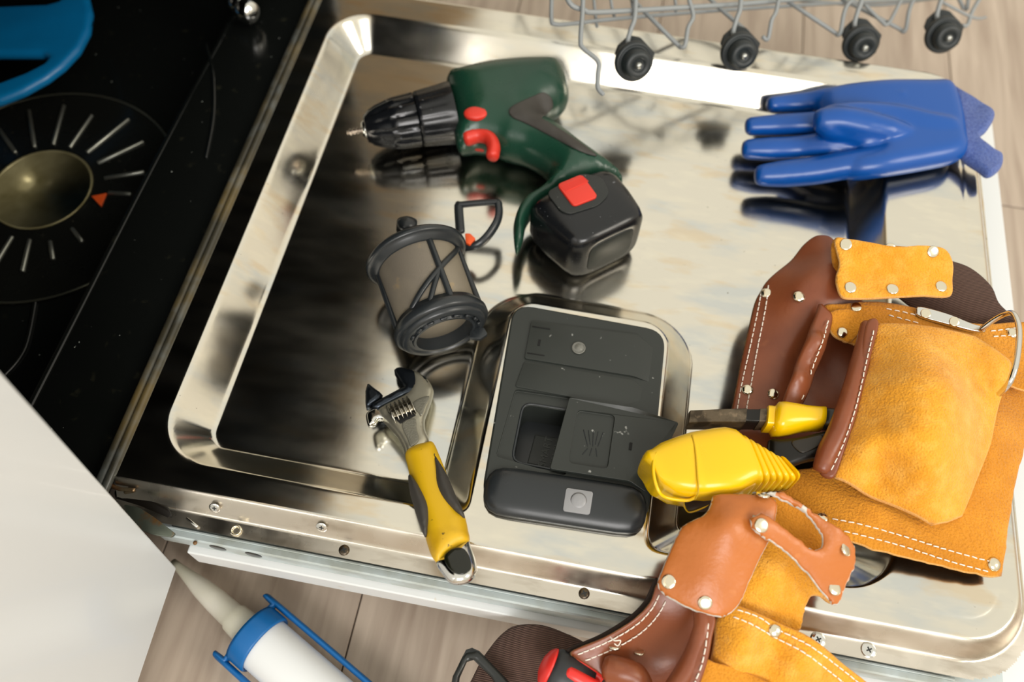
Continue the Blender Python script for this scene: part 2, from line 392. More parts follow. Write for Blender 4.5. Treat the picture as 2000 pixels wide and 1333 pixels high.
# ------------------------------------------------------------------ room shell
FZ = -.15
fl = obj('floor', *box((-.7, -2.2, FZ-.03), (2.9, 3.0, FZ-.003)), mat('floor_gap', '4a3c30', .8), smooth=False, kind='structure')
pv, pf = box((.0006, .0006, 0), (.1814, 1.1988, .003), .0006, 1)
pm = proto('floor_plank', (pv, pf), WOOD, False)
for i in range(-4, 15):
    for j in range(-2, 3):
        y0 = j*1.2 + (.37*i % 1.2) - .6
        if y0 > 3 or y0 < -2.8: continue
        o = bpy.data.objects.new('floor_plank', pm); C.objects.link(o); o.parent = fl; o.location = (.153 + .182*i, y0, FZ-.003)
wl = obj('wall_left', *box((-.75, -2.2, FZ), (-.7, 3.0, 2.3)), WALLM, smooth=False, kind='structure')

# ------------------------------------------------------------------ dishwasher
dw = thing('dishwasher', 'open dishwasher with mirror bright steel door lowered and black tub at left', 'dishwasher', (-.28, .25, FZ))
DEP = .028; WL = .029
RX1, RY1 = .5525, .4985
def sd_rr(x, y, x0, y0, x1, y1, r):
    cx, cy = (x0+x1)/2, (y0+y1)/2; qx = np.abs(x-cx) - (x1-x0)/2 + r; qy = np.abs(y-cy) - (y1-y0)/2 + r
    return np.sqrt(np.maximum(qx, 0)**2 + np.maximum(qy, 0)**2) + np.minimum(np.maximum(qx, qy), 0) - r
def ramp(d):           # d inside distance -> 0..1 with rolled edges
    t = np.clip(d/WL, 0, 1); k = .13
    def g(t):          # linear with quadratic ends
        s = 1/(1-k); return np.where(t < k, s*t*t/(2*k), np.where(t > 1-k, 1 - s*(1-t)**2/(2*k), s*(t-k/2)))
    return g(t)
def door_z(x, y):
    rec = -sd_rr(x, y, 0, 0, RX1, RY1, .042)
    pl = sd_rr(x, y, .2425, -.2, .3695, .1875, .020)      # raised tongue that carries the dispenser
    k = .012; a, b = rec, pl; h = np.clip(.5 + .5*(b-a)/k, 0, 1); d = b*(1-h) + a*h - k*h*(1-h)   # smooth min
    z = -DEP*ramp(d)
    o = sd_rr(x, y, -.3, -.0175, .6335, .5285, .040)      # outer fold
    zz = np.where(o > 0, -np.clip((o - .0015*(1-np.exp(-o/.0015)))*1.45, 0, .0155), 0.)
    z = z + zz
    z = z - .00035*np.exp(-((o+.012)/.0012)**2)*(o < -.002)*np.clip((x-.50)/.08, 0, 1)      # shallow pressed line by the free end
    return z
xs = np.arange(-.0195, .648, .0014); ys = np.arange(-.0415, .5395, .0014)
X, Y = np.meshgrid(xs, ys); Z = door_z(X, Y)
V = np.column_stack([X.ravel(), Y.ravel(), Z.ravel()]); ny, nx = X.shape
idx = np.arange(nx*ny).reshape(ny, nx); Q = np.stack([idx[:-1, :-1], idx[:-1, 1:], idx[1:, 1:], idx[1:, :-1]], -1).reshape(-1, 4)
cx = V[Q].mean(1); keep = ~((sd_rr(cx[:, 0], cx[:, 1], .252, .020, .360, .176, .01) < 0) | (sd_rr(cx[:, 0], cx[:, 1], -.3, -.0415, .6475, .5395, .05) > 0))
Q = Q[keep]; me = bpy.data.meshes.new('door_liner'); me.vertices.add(len(V)); off = np.array(wloc(dw)); me.vertices.foreach_set('co', (V-off).ravel())
me.loops.add(Q.size); me.loops.foreach_set('vertex_index', Q.ravel().astype(np.int32)); me.polygons.add(len(Q)); me.polygons.foreach_set('loop_start', np.arange(0, Q.size, 4, dtype=np.int32))
me.polygons.foreach_set('use_smooth', np.ones(len(Q), bool)); me.update(calc_edges=True); me.materials.append(STEEL); me.materials.append(STEEL2)
ck = cx[keep]; me.polygons.foreach_set('material_index', ((sd_rr(ck[:, 0], ck[:, 1], -.3, -.0175, .6335, .5285, .040) > .0008) & (ck[:, 1] < .01)).astype(np.int32)); me.validate()
dl = bpy.data.objects.new('door_liner', me); C.objects.link(dl); dl.parent = dw; dl['label'] = 'mirror bright pressed steel door liner with water smudges'
# door body and rails
obj('door_core', *box((-.012, -.0405, -.049), (.636, .535, -.034)), GALV, dw, False, label='grey galvanised inside of the door')
obj('side_rail', *merge(box((.012, -.0468, -.0495), (.60, -.0405, -.030), .0012, 1), box((.012, -.0415, -.032), (.60, -.0395, -.0285), .0005, 1)), GALV, dw, smooth=False, label='blue-grey galvanised rail along the near side')
fp = obj('front_panel', *box((.032, -.0525, -.078), (.684, .548, -.050), .0012, 2), WHITEP, dw, smooth=False, label='white furniture panel under the steel door')
obj('panel_slot', *merge(*[lathe([(0, .0002), (.0062, .0002), (.0066, 0), (.0066, -.001)], (x, -.0469, -.0385), (0, -1, 0), 20) for x in (.0585,)]), BLK, dw)
for x in (.0865,): obj('panel_slot', *lathe([(0, .0002), (.0062, .0002), (.0066, 0), (.0066, -.001)], (x, -.0469, -.0385), (0, -1, 0), 20), BLK, dw)
# screws
bm = bmesh.new()
scr = proto('screw', merge(lathe([(.0034, -.001), (.0040, 0), (.0036, .0007), (.0022, .0011), (0, .0012)], (0, 0, 0), (0, 0, 1), 18)), DKMETAL)
crs = proto('cross_recess', merge(box((-.0021, -.0005, 0), (.0021, .0005, .0004)), box((-.0005, -.0021, 0), (.0005, .0021, .0004))), BLK, False)
scr2 = proto('screw', merge(lathe([(.0046, -.001), (.0054, 0), (.0050, .0004), (.0022, .0006), (0, .0006)], (0, 0, 0), (0, 0, 1), 20)), CHROME)
bm.free()
for (px, py) in ((672, 1075), (1141, 1160), (1598, 1250), (1697, 1270)):
    p = W(px, py, -.0150); s = place(scr if px < 1500 else scr2, 'screw', dw, p, (0, 0, 1)); s2 = bpy.data.objects.new('cross_recess', crs); C.objects.link(s2); s2.parent = s; s2.location = (0, 0, .0009 if px < 1500 else .0004); s2.rotation_euler = (0, 0, .5)
for (px, py) in ((419, 993), (628, 1031)):
    p = W(px, py, -.006); n = unit((0, -.82, .57)); s = place(scr2, 'screw', dw, p, n, .8); s2 = bpy.data.objects.new('cross_recess', crs); C.objects.link(s2); s2.parent = s; s2.location = (0, 0, .0004)
p = W(461, 1037, -.0148); obj('bushing', *lathe([(.0042, -.001), (.0042, .0012), (.0034, .0016), (.0026, .0012), (.0022, -.001)], p, (0, 0, 1), 20), NICKEL, dw)
a = W(365, 1013, -.0135); b = W(385, 1029, -.0135); obj('retaining_pin', *tube([a, b], .0011, 8), CHROME, dw)
a = W(330, 1060, -.0297); 
obj('rail_hole', *lathe([(0, .0004), (.0016, .0003), (.0016, -.0005)], W(381, 1061, -.0295), (0, 0, 1), 14), mat('rusty_hole', '7a5a38', .6), dw)
# hinge at the near left corner
hp = [W(222, 957, -.012), W(262, 962, -.012), W(330, 995, -.014), W(338, 1012, -.016), W(322, 1022, -.016), W(262, 1000, -.016), W(225, 975, -.016)]
obj('hinge_cavity', *prism(rpoly(hp, .004), .012, .001), mat('greasy_black', '14100c', .3), dw)
hp = [W(x, y, -.006) for x, y in ((240, 985), (272, 992), (300, 1010), (342, 1042), (335, 1049), (300, 1045), (262, 1030))]
obj('hinge_arm', *prism(rpoly(hp, .003), .003, .0006), mat('greasy_hinge', '6c7368', .35, .8, col2='8a5e28', cscale=60, cpos=(.5, .62)), dw)
obj('hinge_lip', *tube(catmull([W(205, 943, -.004), W(232, 955, -.004), W(262, 958, -.004), W(245, 962, -.006)]), .0016, 8), mat('rusty_lip', '8c8068', .35, .8, col2='7a4a1c', cscale=80), dw)
# gasket, sill and tub
gz = .0
for (x, z, r, mt) in ((-.0228, .0, .0034, GASK), (-.0292, -.0025, .0044, GASK)):
    obj('door_gasket', *tube([(x, y, z) for y in np.linspace(-.03, .56, 30)], r, 10), mt, dw)
obj('tub_sill', *box((-.113, -.033, -.060), (-.0305, .575, -.0085), .006, 4), TUB, dw, sharp=40)
obj('tub_floor', *box((-.575, -.033, -.11), (-.111, .575, -.062), .002, 2), TUB, dw, sharp=40)
obj('tub_fold', *tube(catmull([(-.1130, -.03, -.0118), (-.1120, .1, -.0118), (-.1110, .25, -.0118), (-.107, .42, -.0115), (-.105, .48, -.011), (-.103, .54, -.010)]), .0036, 10), TUB, dw)
obj('tub_wall', *box((-.575, .572, -.09), (-.035, .582, .56)), TUB, dw, False)
obj('tub_wall', *box((-.575, -.043, -.09), (-.035, -.033, .56)), TUB, dw, False)
obj('tub_wall', *box((-.585, -.043, -.09), (-.575, .582, .56)), TUB, dw, False)
obj('tub_ceiling', *box((-.585, -.043, .56), (-.030, .582, .57)), TUB, dw, False)
# curved press mark by the fold at the far corner
obj('tub_bead', *tube(catmull([(-.118, .43, -.009), (-.098, .395, -.008), (-.077, .34, -.0075), (-.066, .29, -.0080)]), .0016, 8), TUB, dw)
obj('tub_bead', *tube(catmull([W(72, 575, -.061), W(50, 680, -.061), W(8, 735, -.061)]), .0022, 8), TUB, dw)
# filter plate
fc = np.array([-.2365, .2580, -.062]); OR = .128
fpv = lathe([(.047, .0), (.047, .004), (.050, .0052), (.054, .0042), (.118, .0028), (.1245, .0036), (.1275, .0030), (.1285, 0)], fc, (0, 0, 1), 72)
fpl = obj('filter_plate', *fpv, mat('filter_black', '141513', .25, spots=[('3c3a30', 200, .7, .8)], rvar=.08), dw, sharp=30)
obj('rim_ring', *lathe([(.1262, .0030), (.1276, .0040), (.1290, .0030), (.1276, .0020)], fc, (0, 0, 1), 96, closed=True), mat('mesh_ring', '8f9080', .3, .9), fpl)
cupm = mat('filter_cup_inside', 'aaa27c', .3, .45, col2='7c744e', cscale=30)
obj('cup_floor', *lathe([(0, -.006), (.020, -.0055), (.036, -.003), (.0445, .001), (.046, .0055), (.0475, .0066), (.049, .0055)], fc, (0, 0, 1), 48), cupm, fpl)
slm = mat('slot_metal', 'a8aaa0', .3, .9)
for k, (a0, r0, r1) in enumerate([(8, .066, .086), (25, .060, .096), (47, .058, .105), (66, .058, .112), (86, .056, .100), (104, .058, .11), (122, .058, .11), (140, .06, .1), (-38, .062, .080), (-58, .066, .086), (-75, .060, .094), (-92, .058, .10), (-110, .06, .1), (-130, .06, .1), (160, .06, .1), (180, .06, .1), (-150, .06, .1), (-170, .06, .1)]):
    a = math.radians(a0); dr = np.array([math.cos(a), math.sin(a), 0]); obj('slot', *tube([fc + dr*r0 + np.array([0, 0, .0042]), fc + dr*r1 + np.array([0, 0, .0036])], .0021, 8), slm, fpl)
hp = [W(178, 383, -.056), W(208, 377, -.056), W(197, 403, -.056)]
obj('arrow_mark', *prism(hp, .002, .0003), ORANGE, fpl, label='orange arrow mark on the filter plate')
# blue spray arm
az = -.005
arm = [(-260, 20, az), (0, 18, az), (95, 14, az), (118, 8, az), (128, -8, az), (120, -60, az), (150, -70, az), (172, -20, az), (183, 28, az), (178, 65, az), (158, 103, az), (128, 135, az), (95, 160, az), (50, 185, az), (0, 205, az), (-260, 240, az),
       (-260, 200, az), (0, 168, az), (55, 147, az), (88, 130, az), (97, 120, az), (90, 113, az), (0, 113, az), (-260, 120, az)]
panel('spray_arm', arm, BLUEP, dw, thick=.012, r=.006, step=.004, smooth=False, label='blue plastic spray arm loop')
obj('arm_hub', *lathe([(.012, -.052), (.012, -.004), (.020, 0), (.020, .01), (0, .012)], W(-150, 100, -.004), (0, 0, 1), 24), BLUEP, dw)
# chrome rack stop in the far corner of the tub
c0 = W(470, 12, .01)
obj('basket_stop', *merge(tube([c0, c0 + np.array([-.02, .05, .01])], .012, 14), lathe([(0, .012), (.007, .010), (.012, .004), (.013, -.004), (.009, -.016)], c0 + np.array([.008, -.004, 0]), (.3, -.4, 1), 20)), CHROME, dw, label='small polished basket stop')
# ---------------- detergent dispenser (charcoal) on the raised tongue
dsp_out = rpoly([W(1003, 596, .001), W(1300, 650, .001), W(1264, 1029, .001), W(938, 983, .001)], .017, 6)
dspv = prism([np.array([p[0], p[1], .0042]) for p in dsp_out], .045, .0015, 2)
dsp = obj('detergent_dispenser', *dspv, GREY, dw, sharp=40, label='charcoal plastic detergent and rinse aid dispenser')
cut = []
def cutter(P, dz, bev=.001): 
    v, f_ = prism(P, dz, bev, 2); o = obj('c', v, f_, GREY); cut.append(o)
cutter(rpoly([W(1022, 787, .0042) + (0, 0, .01), W(1140, 806, .0042) + (0, 0, .01), W(1120, 925, .0042) + (0, 0, .01), W(999, 902, .0042) + (0, 0, .01)], .008), .045)
cutter(rpoly([W(1006, 760, .0042) + (0, 0, .01), W(1130, 778, .0042) + (0, 0, .01), W(1105, 930, .0042) + (0, 0, .01), W(968, 892, .0042) + (0, 0, .01)], .003), .0132)
boolean(dsp, cut); dsp.data.polygons.foreach_set('use_smooth', [False]*len(dsp.data.polygons))
bt = obj('chamber', *box((.262, .028, -.034), (.33, .118, -.030)), GREY2, dsp, False)
v_, f__ = prism([W(x, y, -.028) for x, y in ((1045, 850), (1105, 858), (1095, 918), (1030, 905))], .004, .0005); obj('tablet_flap', v_, f__, GREY, dsp, False)
def text(txt, p, size, ang, m_, parent, ext=.0002, flip=1):
    c_ = bpy.data.curves.new('t', 'FONT'); c_.body = txt; c_.size = size; c_.extrude = ext; c_.align_x = 'CENTER'; c_.align_y = 'CENTER'
    o = bpy.data.objects.new('embossed_text', c_); C.objects.link(o); dg = bpy.context.evaluated_depsgraph_get(); me_ = bpy.data.meshes.new_from_object(o.evaluated_get(dg)); bpy.data.objects.remove(o)
    me_.materials.append(m_); o = bpy.data.objects.new('embossed_text', me_); C.objects.link(o); o.parent = parent; o.location = Vector(p) - wloc(parent); o.rotation_euler = (0, 0, ang); return o
text('SMART\nWASH', W(1076, 886, -.0278), .0085, math.radians(85), mat('emboss', '4a4e4a', .5), dsp)
# inner cup lip
lip = rpoly([W(1022, 787, .0006), W(1140, 806, .0006), W(1120, 925, .0006), W(999, 902, .0006)], .008)
obj('cup_lip', *tube(resample(lip, .003, True), .0011, 8, closed=True), GREY2, dsp)
# rinse-aid lid
lid = rpoly([W(1038, 626, .006), W(1245, 653, .006), W(1279, 683, .004), W(1270, 748, .004), W(1238, 735, .006), W(1024, 700, .006)], .002)
ld = obj('rinse_aid_lid', *prism(lid, .005, .0009), GREY, dsp, sharp=40)
obj('indicator', *lathe([(.0052, 0), (.0056, .0012), (.0046, .0016), (.0044, .0010), (.003, .0024), (0, .003)], W(1130, 681, .006), (0, 0, 1), 24), mat('grey_lens', '6e6e68', .2), ld)
obj('keyhole', *box(W(1053, 670, .006) + (-.001, -.0028, -.0005), W(1053, 670, .006) + (.001, .0028, .0004)), mat('void', '050505', .8), ld, False)
for (a, b) in (((1040, 638), (1074, 643)), ((1030, 690), (1063, 695))): obj('lid_groove', *tube([W(*a, .0063), W(*b, .0063)], .0004, 6), mat('void', '050505', .8), ld)
for i in range(5):
    for j in range(4): 
        if (i + j) % 2 == 0: pass
obj('middle_cover', *prism(rpoly([W(1024, 706, .0052), W(1236, 742, .0052), W(1268, 770, .0035), W(1262, 815, .0035), W(1112, 775, .0052), W(1006, 755, .0052)], .002), .004, .0008), GREY, dsp, sharp=40)
# front roll
rl = [W(*p) for p in ((950, 935, .006), (1262, 985, .006))]
prof = []
A0, B0 = W(945, 955, .0035), W(1263, 1003, .0035); ax = unit(B0-A0); pr = np.array([-ax[1], ax[0], 0])
rings = []
for t in np.concatenate([[0, .006, .02, .05], np.linspace(.1, .9, 12), [.95, .98, .994, 1]]):
    s_ = max(.02, (1-(abs(2*t-1))**11)**.5); c_ = A0 + (B0-A0)*t; rings.append([c_ + pr*.0188*s_*math.cos(a)*1.0 + np.array([0, 0, .0095*s_*math.sin(a)]) for a in np.linspace(0, 2*math.pi, 24, endpoint=False)])
def loft(rings, cap=True):
    n = len(rings[0]); V = [p for r_ in rings for p in r_]; F = []
    for i in range(len(rings)-1):
        for k in range(n): F.append((i*n+k, i*n+(k+1) % n, (i+1)*n+(k+1) % n, (i+1)*n+k))
    if cap: F.append(tuple(range(n))[::-1]); F.append(tuple((len(rings)-1)*n+k for k in range(n)))
    return V, F
obj('front_roll', *loft(rings), GREY2, dsp)
# sliding lid
sl = rpoly([W(1112, 776, .0095), W(1238, 796, .0095), W(1326, 826, .0055), W(1262, 962, .0055), W(1230, 940, .0095), W(1074, 916, .0095)], .002)
slv = obj('sliding_lid', *prism(sl, .0035, .0008), GREY, dsp, sharp=40)
cut = []; cutter(rpoly([W(1128, 800, .0095) + (0, 0, .01), W(1202, 811, .0095) + (0, 0, .01), W(1187, 917, .0095) + (0, 0, .01), W(1110, 905, .0095) + (0, 0, .01)], .004), .0122, .0006)
boolean(slv, cut); slv.data.polygons.foreach_set('use_smooth', [False]*len(slv.data.polygons))
for k in range(5):
    a = W(1147 + k*2, 868 - k*.5 - abs(k-2)*3, .0078); x1 = 1139 + k*14; obj('spray_mark', *tube([W(1148 + k*5, 872 - (k % 2)*4, .0076), W(1140 + k*9.5, 840 + (k % 2)*0 + k*1.3, .0076)], .00028, 6), GREY2, slv)
for k in range(3): obj('spray_mark', *tube([W(1148 + k*8, 876, .0076), W(1138 + k*14, 888 + k*2, .0076)], .00028, 6), GREY2, slv)
obj('keyhole', *box(W(1232, 872, .0095) + (-.001, -.0028, -.0005), W(1232, 872, .0095) + (.001, .0028, .0003)), mat('void', '050505', .8), slv, False)
lb = rpoly([W(1106, 953, .0135), W(1159, 961, .0135), W(1152, 1006, .0128), W(1099, 998, .0128)], .002)
lt = obj('latch_button', *prism(lb, .006, .0007), mat('grey_button', '8e8f92', .35), dsp, sharp=40, label='light grey square release button')
obj('button_dimple', *lathe([(.006, .0), (.005, .0006), (.003, .0011), (0, .0013)], W(1130, 979, .0131), (0, -.15, 1), 24), mat('grey_button', '8e8f92', .35), lt)

# ------------------------------------------------------------------ worktop and neighbouring cabinet
wt = obj('worktop', *box((-.70, -1.6, .575), (-.006, 1.6, .608), .003, 2), mat('worktop_stone', 'cfc8ba', .3), smooth=False)
tag(wt, 'pale kitchen worktop above the dishwasher', 'worktop')
cz = -.07; c0 = W(345, 1110, cz); xf = c0[0]
def onplane(px, py, x):
    d = R3 @ np.array([px-1000., py-666.5, FPX]); return CAM + d*((x-CAM[0])/d[0])
c1 = onplane(0, 725, xf); c2 = onplane(270, 1333, xf); up = c1-c0; dn = c2-c0
cab = thing('kitchen_cabinet', 'white kitchen cabinet beside the dishwasher at the near left corner', 'cabinet', (xf-.3, c0[1]-.3, FZ))
ftl = c0 + up*(.565-cz)/(up[2]); fbl = c0 + unit(dn)*.62; ftr = ftl + unit(dn)*.62
P4 = [c0, fbl, ftr, ftl]
obj('cabinet_front', *prism(P4, .018, .0012, 2, up=(1, 0, 0)), WHITE, cab, smooth=False, label='white cabinet front with faint brown scuffs')
obj('carcass', *box((xf-.55, c0[1]-.60, cz+.004), (xf-.0185, c0[1]-.018, .565)), WHITE, cab, False)
obj('plinth', *box((xf-.5, c0[1]-.60, FZ), (xf-.07, c0[1]-.02, cz+.004)), WHITE, cab, False)

# ------------------------------------------------------------------ dish rack
rk = thing('dish_rack', 'grey wire dish rack with black wheels held above the far edge of the door', 'rack', D(1240, 116, .73))
RKF = 1.072
def wire(P, r=.0019, name='wire', sm=True):
    P = [D(p[0], p[1], p[2]*RKF) for p in P]; P = catmull(P, False, 5) if sm else P; return obj(name, *tube(P, r, 8), WIRE, rk)
dp = lambda x: .727 + (x-1240)*.000166       # the rack runs away from the lens to the right
wire([(1085, -60, .70), (1112, 5, .70), (1140, 19, .705), (1160, 24, .71), (1260, 19, .73), (1440, 8, .765), (1560, -2, .79), (1700, -16, .81)], .0024, 'rim_wire')
wire([(1078, -20, .74), (1077, 38, .74), (1084, 47, .74), (1110, 47, .745), (1200, 37, .76), (1380, 22, .80), (1600, 8, .84), (1900, -8, .88)], .0020)
wire([(1139, -30, .70), (1138, 20, .70), (1134, 80, .70), (1140, 95, .70), (1168, 120, .70), (1168, 145, .70), (1168, 172, .70), (1178, 184, .70)], .0021, 'end_wire')
for (x0, y0, x1, y1, x2, y2) in ((1160, 0, 1164, 38, 1170, 60), (1190, -20, 1196, 18, 1204, 40), (1316, -20, 1320, 12, 1324, 30), (1230, -30, 1236, 20, 1238, 36)):
    wire([(x0, y0, .76), (x1, y1, .765), (x2-4, y2-8, .77)], .0016)
for (a, b, c_, d_) in (((1268, 32), (1322, 86), (1338, 94), (1346, 0)), ((1556, 14), (1628, 62), (1642, 68), (1684, -14)), ((1714, 34), (1756, 56), (1770, 60), (1800, -10)), ((1876, 4), (1880, 12), (1890, 14), (1922, -16))):
    de = dp(a[0]) + .02
    wire([(a[0]-70, a[1]-70*(b[1]-a[1])/(b[0]-a[0]), de+.02), (*a, de), (*b, de), (b[0]+8, b[1]+6, de-.002), (c_[0], c_[1]-6, de-.004), (c_[0]+6, c_[1]-40, de-.006), (c_[0]+16, c_[1]-62, de-.006), (*d_, de-.008)], .0021)
wire([(1490, 72, .775), (1500, 76, .775), (1507, 40, .77), (1516, 22, .77), (1524, -20, .77)], .0021)
wire([(1362, -30, .79), (1395, 6, .79), (1452, 56, .785), (1460, 62, .78)], .0021)
wire([(1690, 10, .82), (1720, 40, .82), (1735, 46, .82), (1760, 0, .82), (1780, -30, .82)], .0019)
wire([(1840, 4, .84), (1900, 34, .84), (1925, 34, .85)], .0016)
wire([(1880, 50, .84), (1890, 48, .84), (1900, 20, .84), (1925, -20, .84)], .0021)
wire([(1560, 0, .85), (1700, 10, .86), (1800, 0, .87), (1950, -20, .88)], .0019)
ra, rb_ = D(1150, 4, .765), D(1745, -20, .87); rup = np.array([-.01, .05, .10]); rback = np.array([-.09, .16, .0])
for q_ in (rup, rup + rback, rback): obj('rim_wire', *tube([ra + q_, rb_ + q_], .0024, 8), WIRE, rk)
for k in range(12):
    p_ = ra + (rb_-ra)*(k/11.); obj('wire', *tube(catmull([p_ + rup*.25, p_ + rup, p_ + rup + rback*.5, p_ + rup + rback, p_ + rback, p_ + rback*.3 + rup*.2], False, 1), .0016, 6), WIRE, rk)
wcol = mat('wheel_black', '22282a', .45)
for (px, py, hx, hy, dm) in ((1238, 120, 1250, 130, 82), (1444, 101, 1456, 112, 79), (1681, 85, 1692, 96, 75), (1842, 68, 1856, 76, 74)):
    de = .036*1655/dm*RKF; P = D(px, py, de); Q = D(hx, hy, de - .014); axd = unit(Q-P)
    wh = obj('wheel', *lathe([(.004, -.006), (.0165, -.005), (.0182, -.002), (.0182, .002), (.0168, .004), (.0150, .0030), (.0138, .0030), (.0134, .0040), (.0130, .012), (.0116, .0145), (.0070, .0150), (.0058, .0130), (.0050, .0125), (0, .0125)], P, axd, 36), wcol, rk)
    obj('axle_cap', *lathe([(.0034, .011), (.0034, .0145), (.0022, .0160), (0, .0163)], P, axd, 16), mat('axle_metal', 'a2a4a0', .3, .9), wh)
    obj('wheel_strut', *tube(catmull([P - axd*.004 + (0, 0, .0), D(px-22+10, py-34, de), D(px-6, py-62, de-.004), D(px+2, py-88, de-.006), D(px+4, py-150, de-.008)]), .0023, 8), WIRE, rk)
    v_, f__ = prism([D(px-36, py-14, de+.004), D(px-30, py-30, de+.004), D(px-8, py-50, de+.004), D(px+14, py-46, de+.004), D(px+42, py-16, de+.004), D(px+30, py+20, de+.004), D(px-20, py+20, de+.004)], .004, .001, 2, up=axd); obj('wheel_bracket', v_, f__, wcol, wh)

# ------------------------------------------------------------------ cordless drill
dr = thing('cordless_drill', 'dark green cordless drill with black chuck and red trigger lying on the steel', 'drill', (.22, .33, -.032))
T0 = W(678, 265, -.003); T1 = W(716, 257, -.001); K1 = W(816, 238, 0); K2 = W(880, 227, 0); axd = unit(K2-T1)
L = lambda p: float((np.asarray(p)-T1) @ axd)
# bit
bp_ = []
for k in range(41):
    t = k/40; bp_.append(T0 + (T1-T0)*t)
Vb = []; Fb = []; u_ = unit(np.cross(axd, (0, 0, 1))); v__ = np.cross(axd, u_)
for k, p in enumerate(bp_):
    for q in range(10):
        a = 2*math.pi*q/10; r_ = (.0034 if q in (0, 5) else .0031 if q in (1, 6) else .0017)*min(1, .25 + k/7.); ph = k*.42; Vb.append(p + r_*(math.cos(a+ph)*u_ + math.sin(a+ph)*v__))
for i in range(40):
    for k in range(10): Fb.append((i*10+k, i*10+(k+1) % 10, (i+1)*10+(k+1) % 10, (i+1)*10+k))
Fb += [tuple(range(10))[::-1], tuple(400+k for k in range(10))]
obj('drill_bit', Vb, Fb, mat('bit_steel', 'b8aca0', .22, 1.), dr)
def fluted(prof, ng, depth, seg=96, rng_=(0, 1)):
    V = []; F = []; u_ = unit(np.cross(axd, (0, 0, 1))); v__ = np.cross(axd, u_)
    for (r_, h_, fl_) in prof:
        for k in range(seg):
            a = 2*math.pi*k/seg; g_ = max(0, math.cos(a*ng))**2*depth*fl_; V.append(T1 + axd*h_ + (r_-g_)*(math.cos(a)*u_ + math.sin(a)*v__))
    n = len(prof)
    for i in range(n-1):
        for k in range(seg): F.append((i*seg+k, i*seg+(k+1) % seg, (i+1)*seg+(k+1) % seg, (i+1)*seg+k))
    F.append(tuple(range(seg))[::-1]); F.append(tuple((n-1)*seg+k for k in range(seg))); return V, F
cl = L(K1); kl = L(K2)
obj('chuck', *fluted([(.0085, -.001, 0), (.0125, 0, 0), (.0135, .002, 0), (.0165, .005, .1), (.0195, .012, 1), (.0218, .020, 1), (.0228, .0228, .4), (.0222, .0232, 0), (.0228, .0238, .4), (.0240, .030, 1), (.0250, cl-.005, 1), (.0252, cl-.001, 0), (.020, cl, 0)], 12, .0022), BLKG, dr, sharp=50, label='black keyless chuck')
obj('bit_socket', *lathe([(0, 0), (.006, -.003), (.0078, -.001), (.0078, .003)], T1 - axd*.001, -axd*-1, 20), CHROME, dr)
obj('torque_collar', *fluted([(.0245, cl, 0), (.0255, cl+.001, .3), (.0262, cl+.004, 1), (.0285, kl-.006, 1), (.0292, kl-.001, .3), (.0292, kl+.003, 0)], 16, .0012), BLKG, dr, sharp=50)
for (px, py) in ((857, 182), (864, 197)): obj('torque_mark', *tube([W(px-4, py+1, .0235), W(px+4, py-1, .0235)], .0007, 6), mat('mark_white', 'd8d8d4', .5), dr)
dr_lift = .0045
hous = [(872, 168), (900, 156), (950, 144), (1000, 138), (1045, 136), (1082, 138), (1100, 150), (1109, 178), (1108, 205), (1092, 222), (1068, 232), (1060, 246), (1090, 262), (1140, 300), (1175, 325), (1200, 345), (1215, 362),
        (1190, 365), (1110, 385), (1060, 405), (1030, 440), (1020, 480), (1008, 500), (1003, 470), (1004, 438), (1020, 405), (1050, 385), (1066, 368), (1070, 352), (1052, 332), (1020, 315), (985, 306), (965, 298), (930, 292), (894, 292), (884, 230)]
HO = panel('housing', [(x, y, 0) for x, y in hous], GREEN, dr, thick=.060, r=.030, step=.0042, hfun=lambda p: 1.0)
def dome(pn, px, py):
    z = 0.
    poly = None
# battery
bz0, bz1 = -.0315, .0305
hdir = unit(np.array([*(W(1150, 450, 0)-W(1050, 280, 0))[:2], 0])); pdir = np.array([hdir[1], -hdir[0], 0]) 
if pdir @ (np.array([1, .8, 0])) < 0: pdir = -pdir
e0 = W(1115, 560, bz0)[:2]; e1 = W(1243, 497, bz0)[:2]; pd2 = unit(e1-e0); hd2 = np.array([-pd2[1], pd2[0]])   # hd2 points back to the handle
bc = (e0+e1)/2; bc = np.array([bc[0], bc[1], 0]); P3 = np.array([*pd2, 0]); H3 = np.array([*hd2, 0]); wid = np.linalg.norm(e1-e0)/2
def bring(h, wx, wz, ex=.30, zoff=0.):
    R_ = []
    for a in np.linspace(0, 2*math.pi, 40, endpoint=False):
        c_, s_ = math.cos(a), math.sin(a); R_.append(bc - P3*.0035*max(0, h)/.05 + H3*h + P3*wx*math.copysign(abs(c_)**ex*1., c_) + np.array([0, 0, zoff + wz*math.copysign(abs(s_)**ex, s_)]))
    return R_
wz = (bz1-bz0)/2*.97
bat = obj('battery', *loft([bring(-.002, wid*.55, wz*.55, .5), bring(-.0022, wid*.80, wz*.80, .5), bring(.0, wid*.90, wz*.9, .45), bring(.003, wid*1.0, wz*.97, .42), bring(.010, wid*1.08, wz, .42), bring(.030, wid*1.18, wz, .42), bring(.048, wid*1.22, wz*.99, .42), bring(.056, wid*1.18, wz*.95, .45), bring(.059, wid*1.05, wz*.85, .45)]), BLKG, dr, label='scuffed black battery pack')
lbl = obj('battery_label', *loft([bring(-.0030, wid*.62, wz*.62, .45, .0), bring(-.0018, wid*.66, wz*.66, .45, .0)]), mat('label_dark', '1a1e1b', .5), bat)
tz = wz + .0
btn_o = rpoly([W(1087, 368, tz+.001), W(1135, 348, tz+.001), (W(1167, 392, tz+.001)), W(1119, 411, tz+.001)], .004)
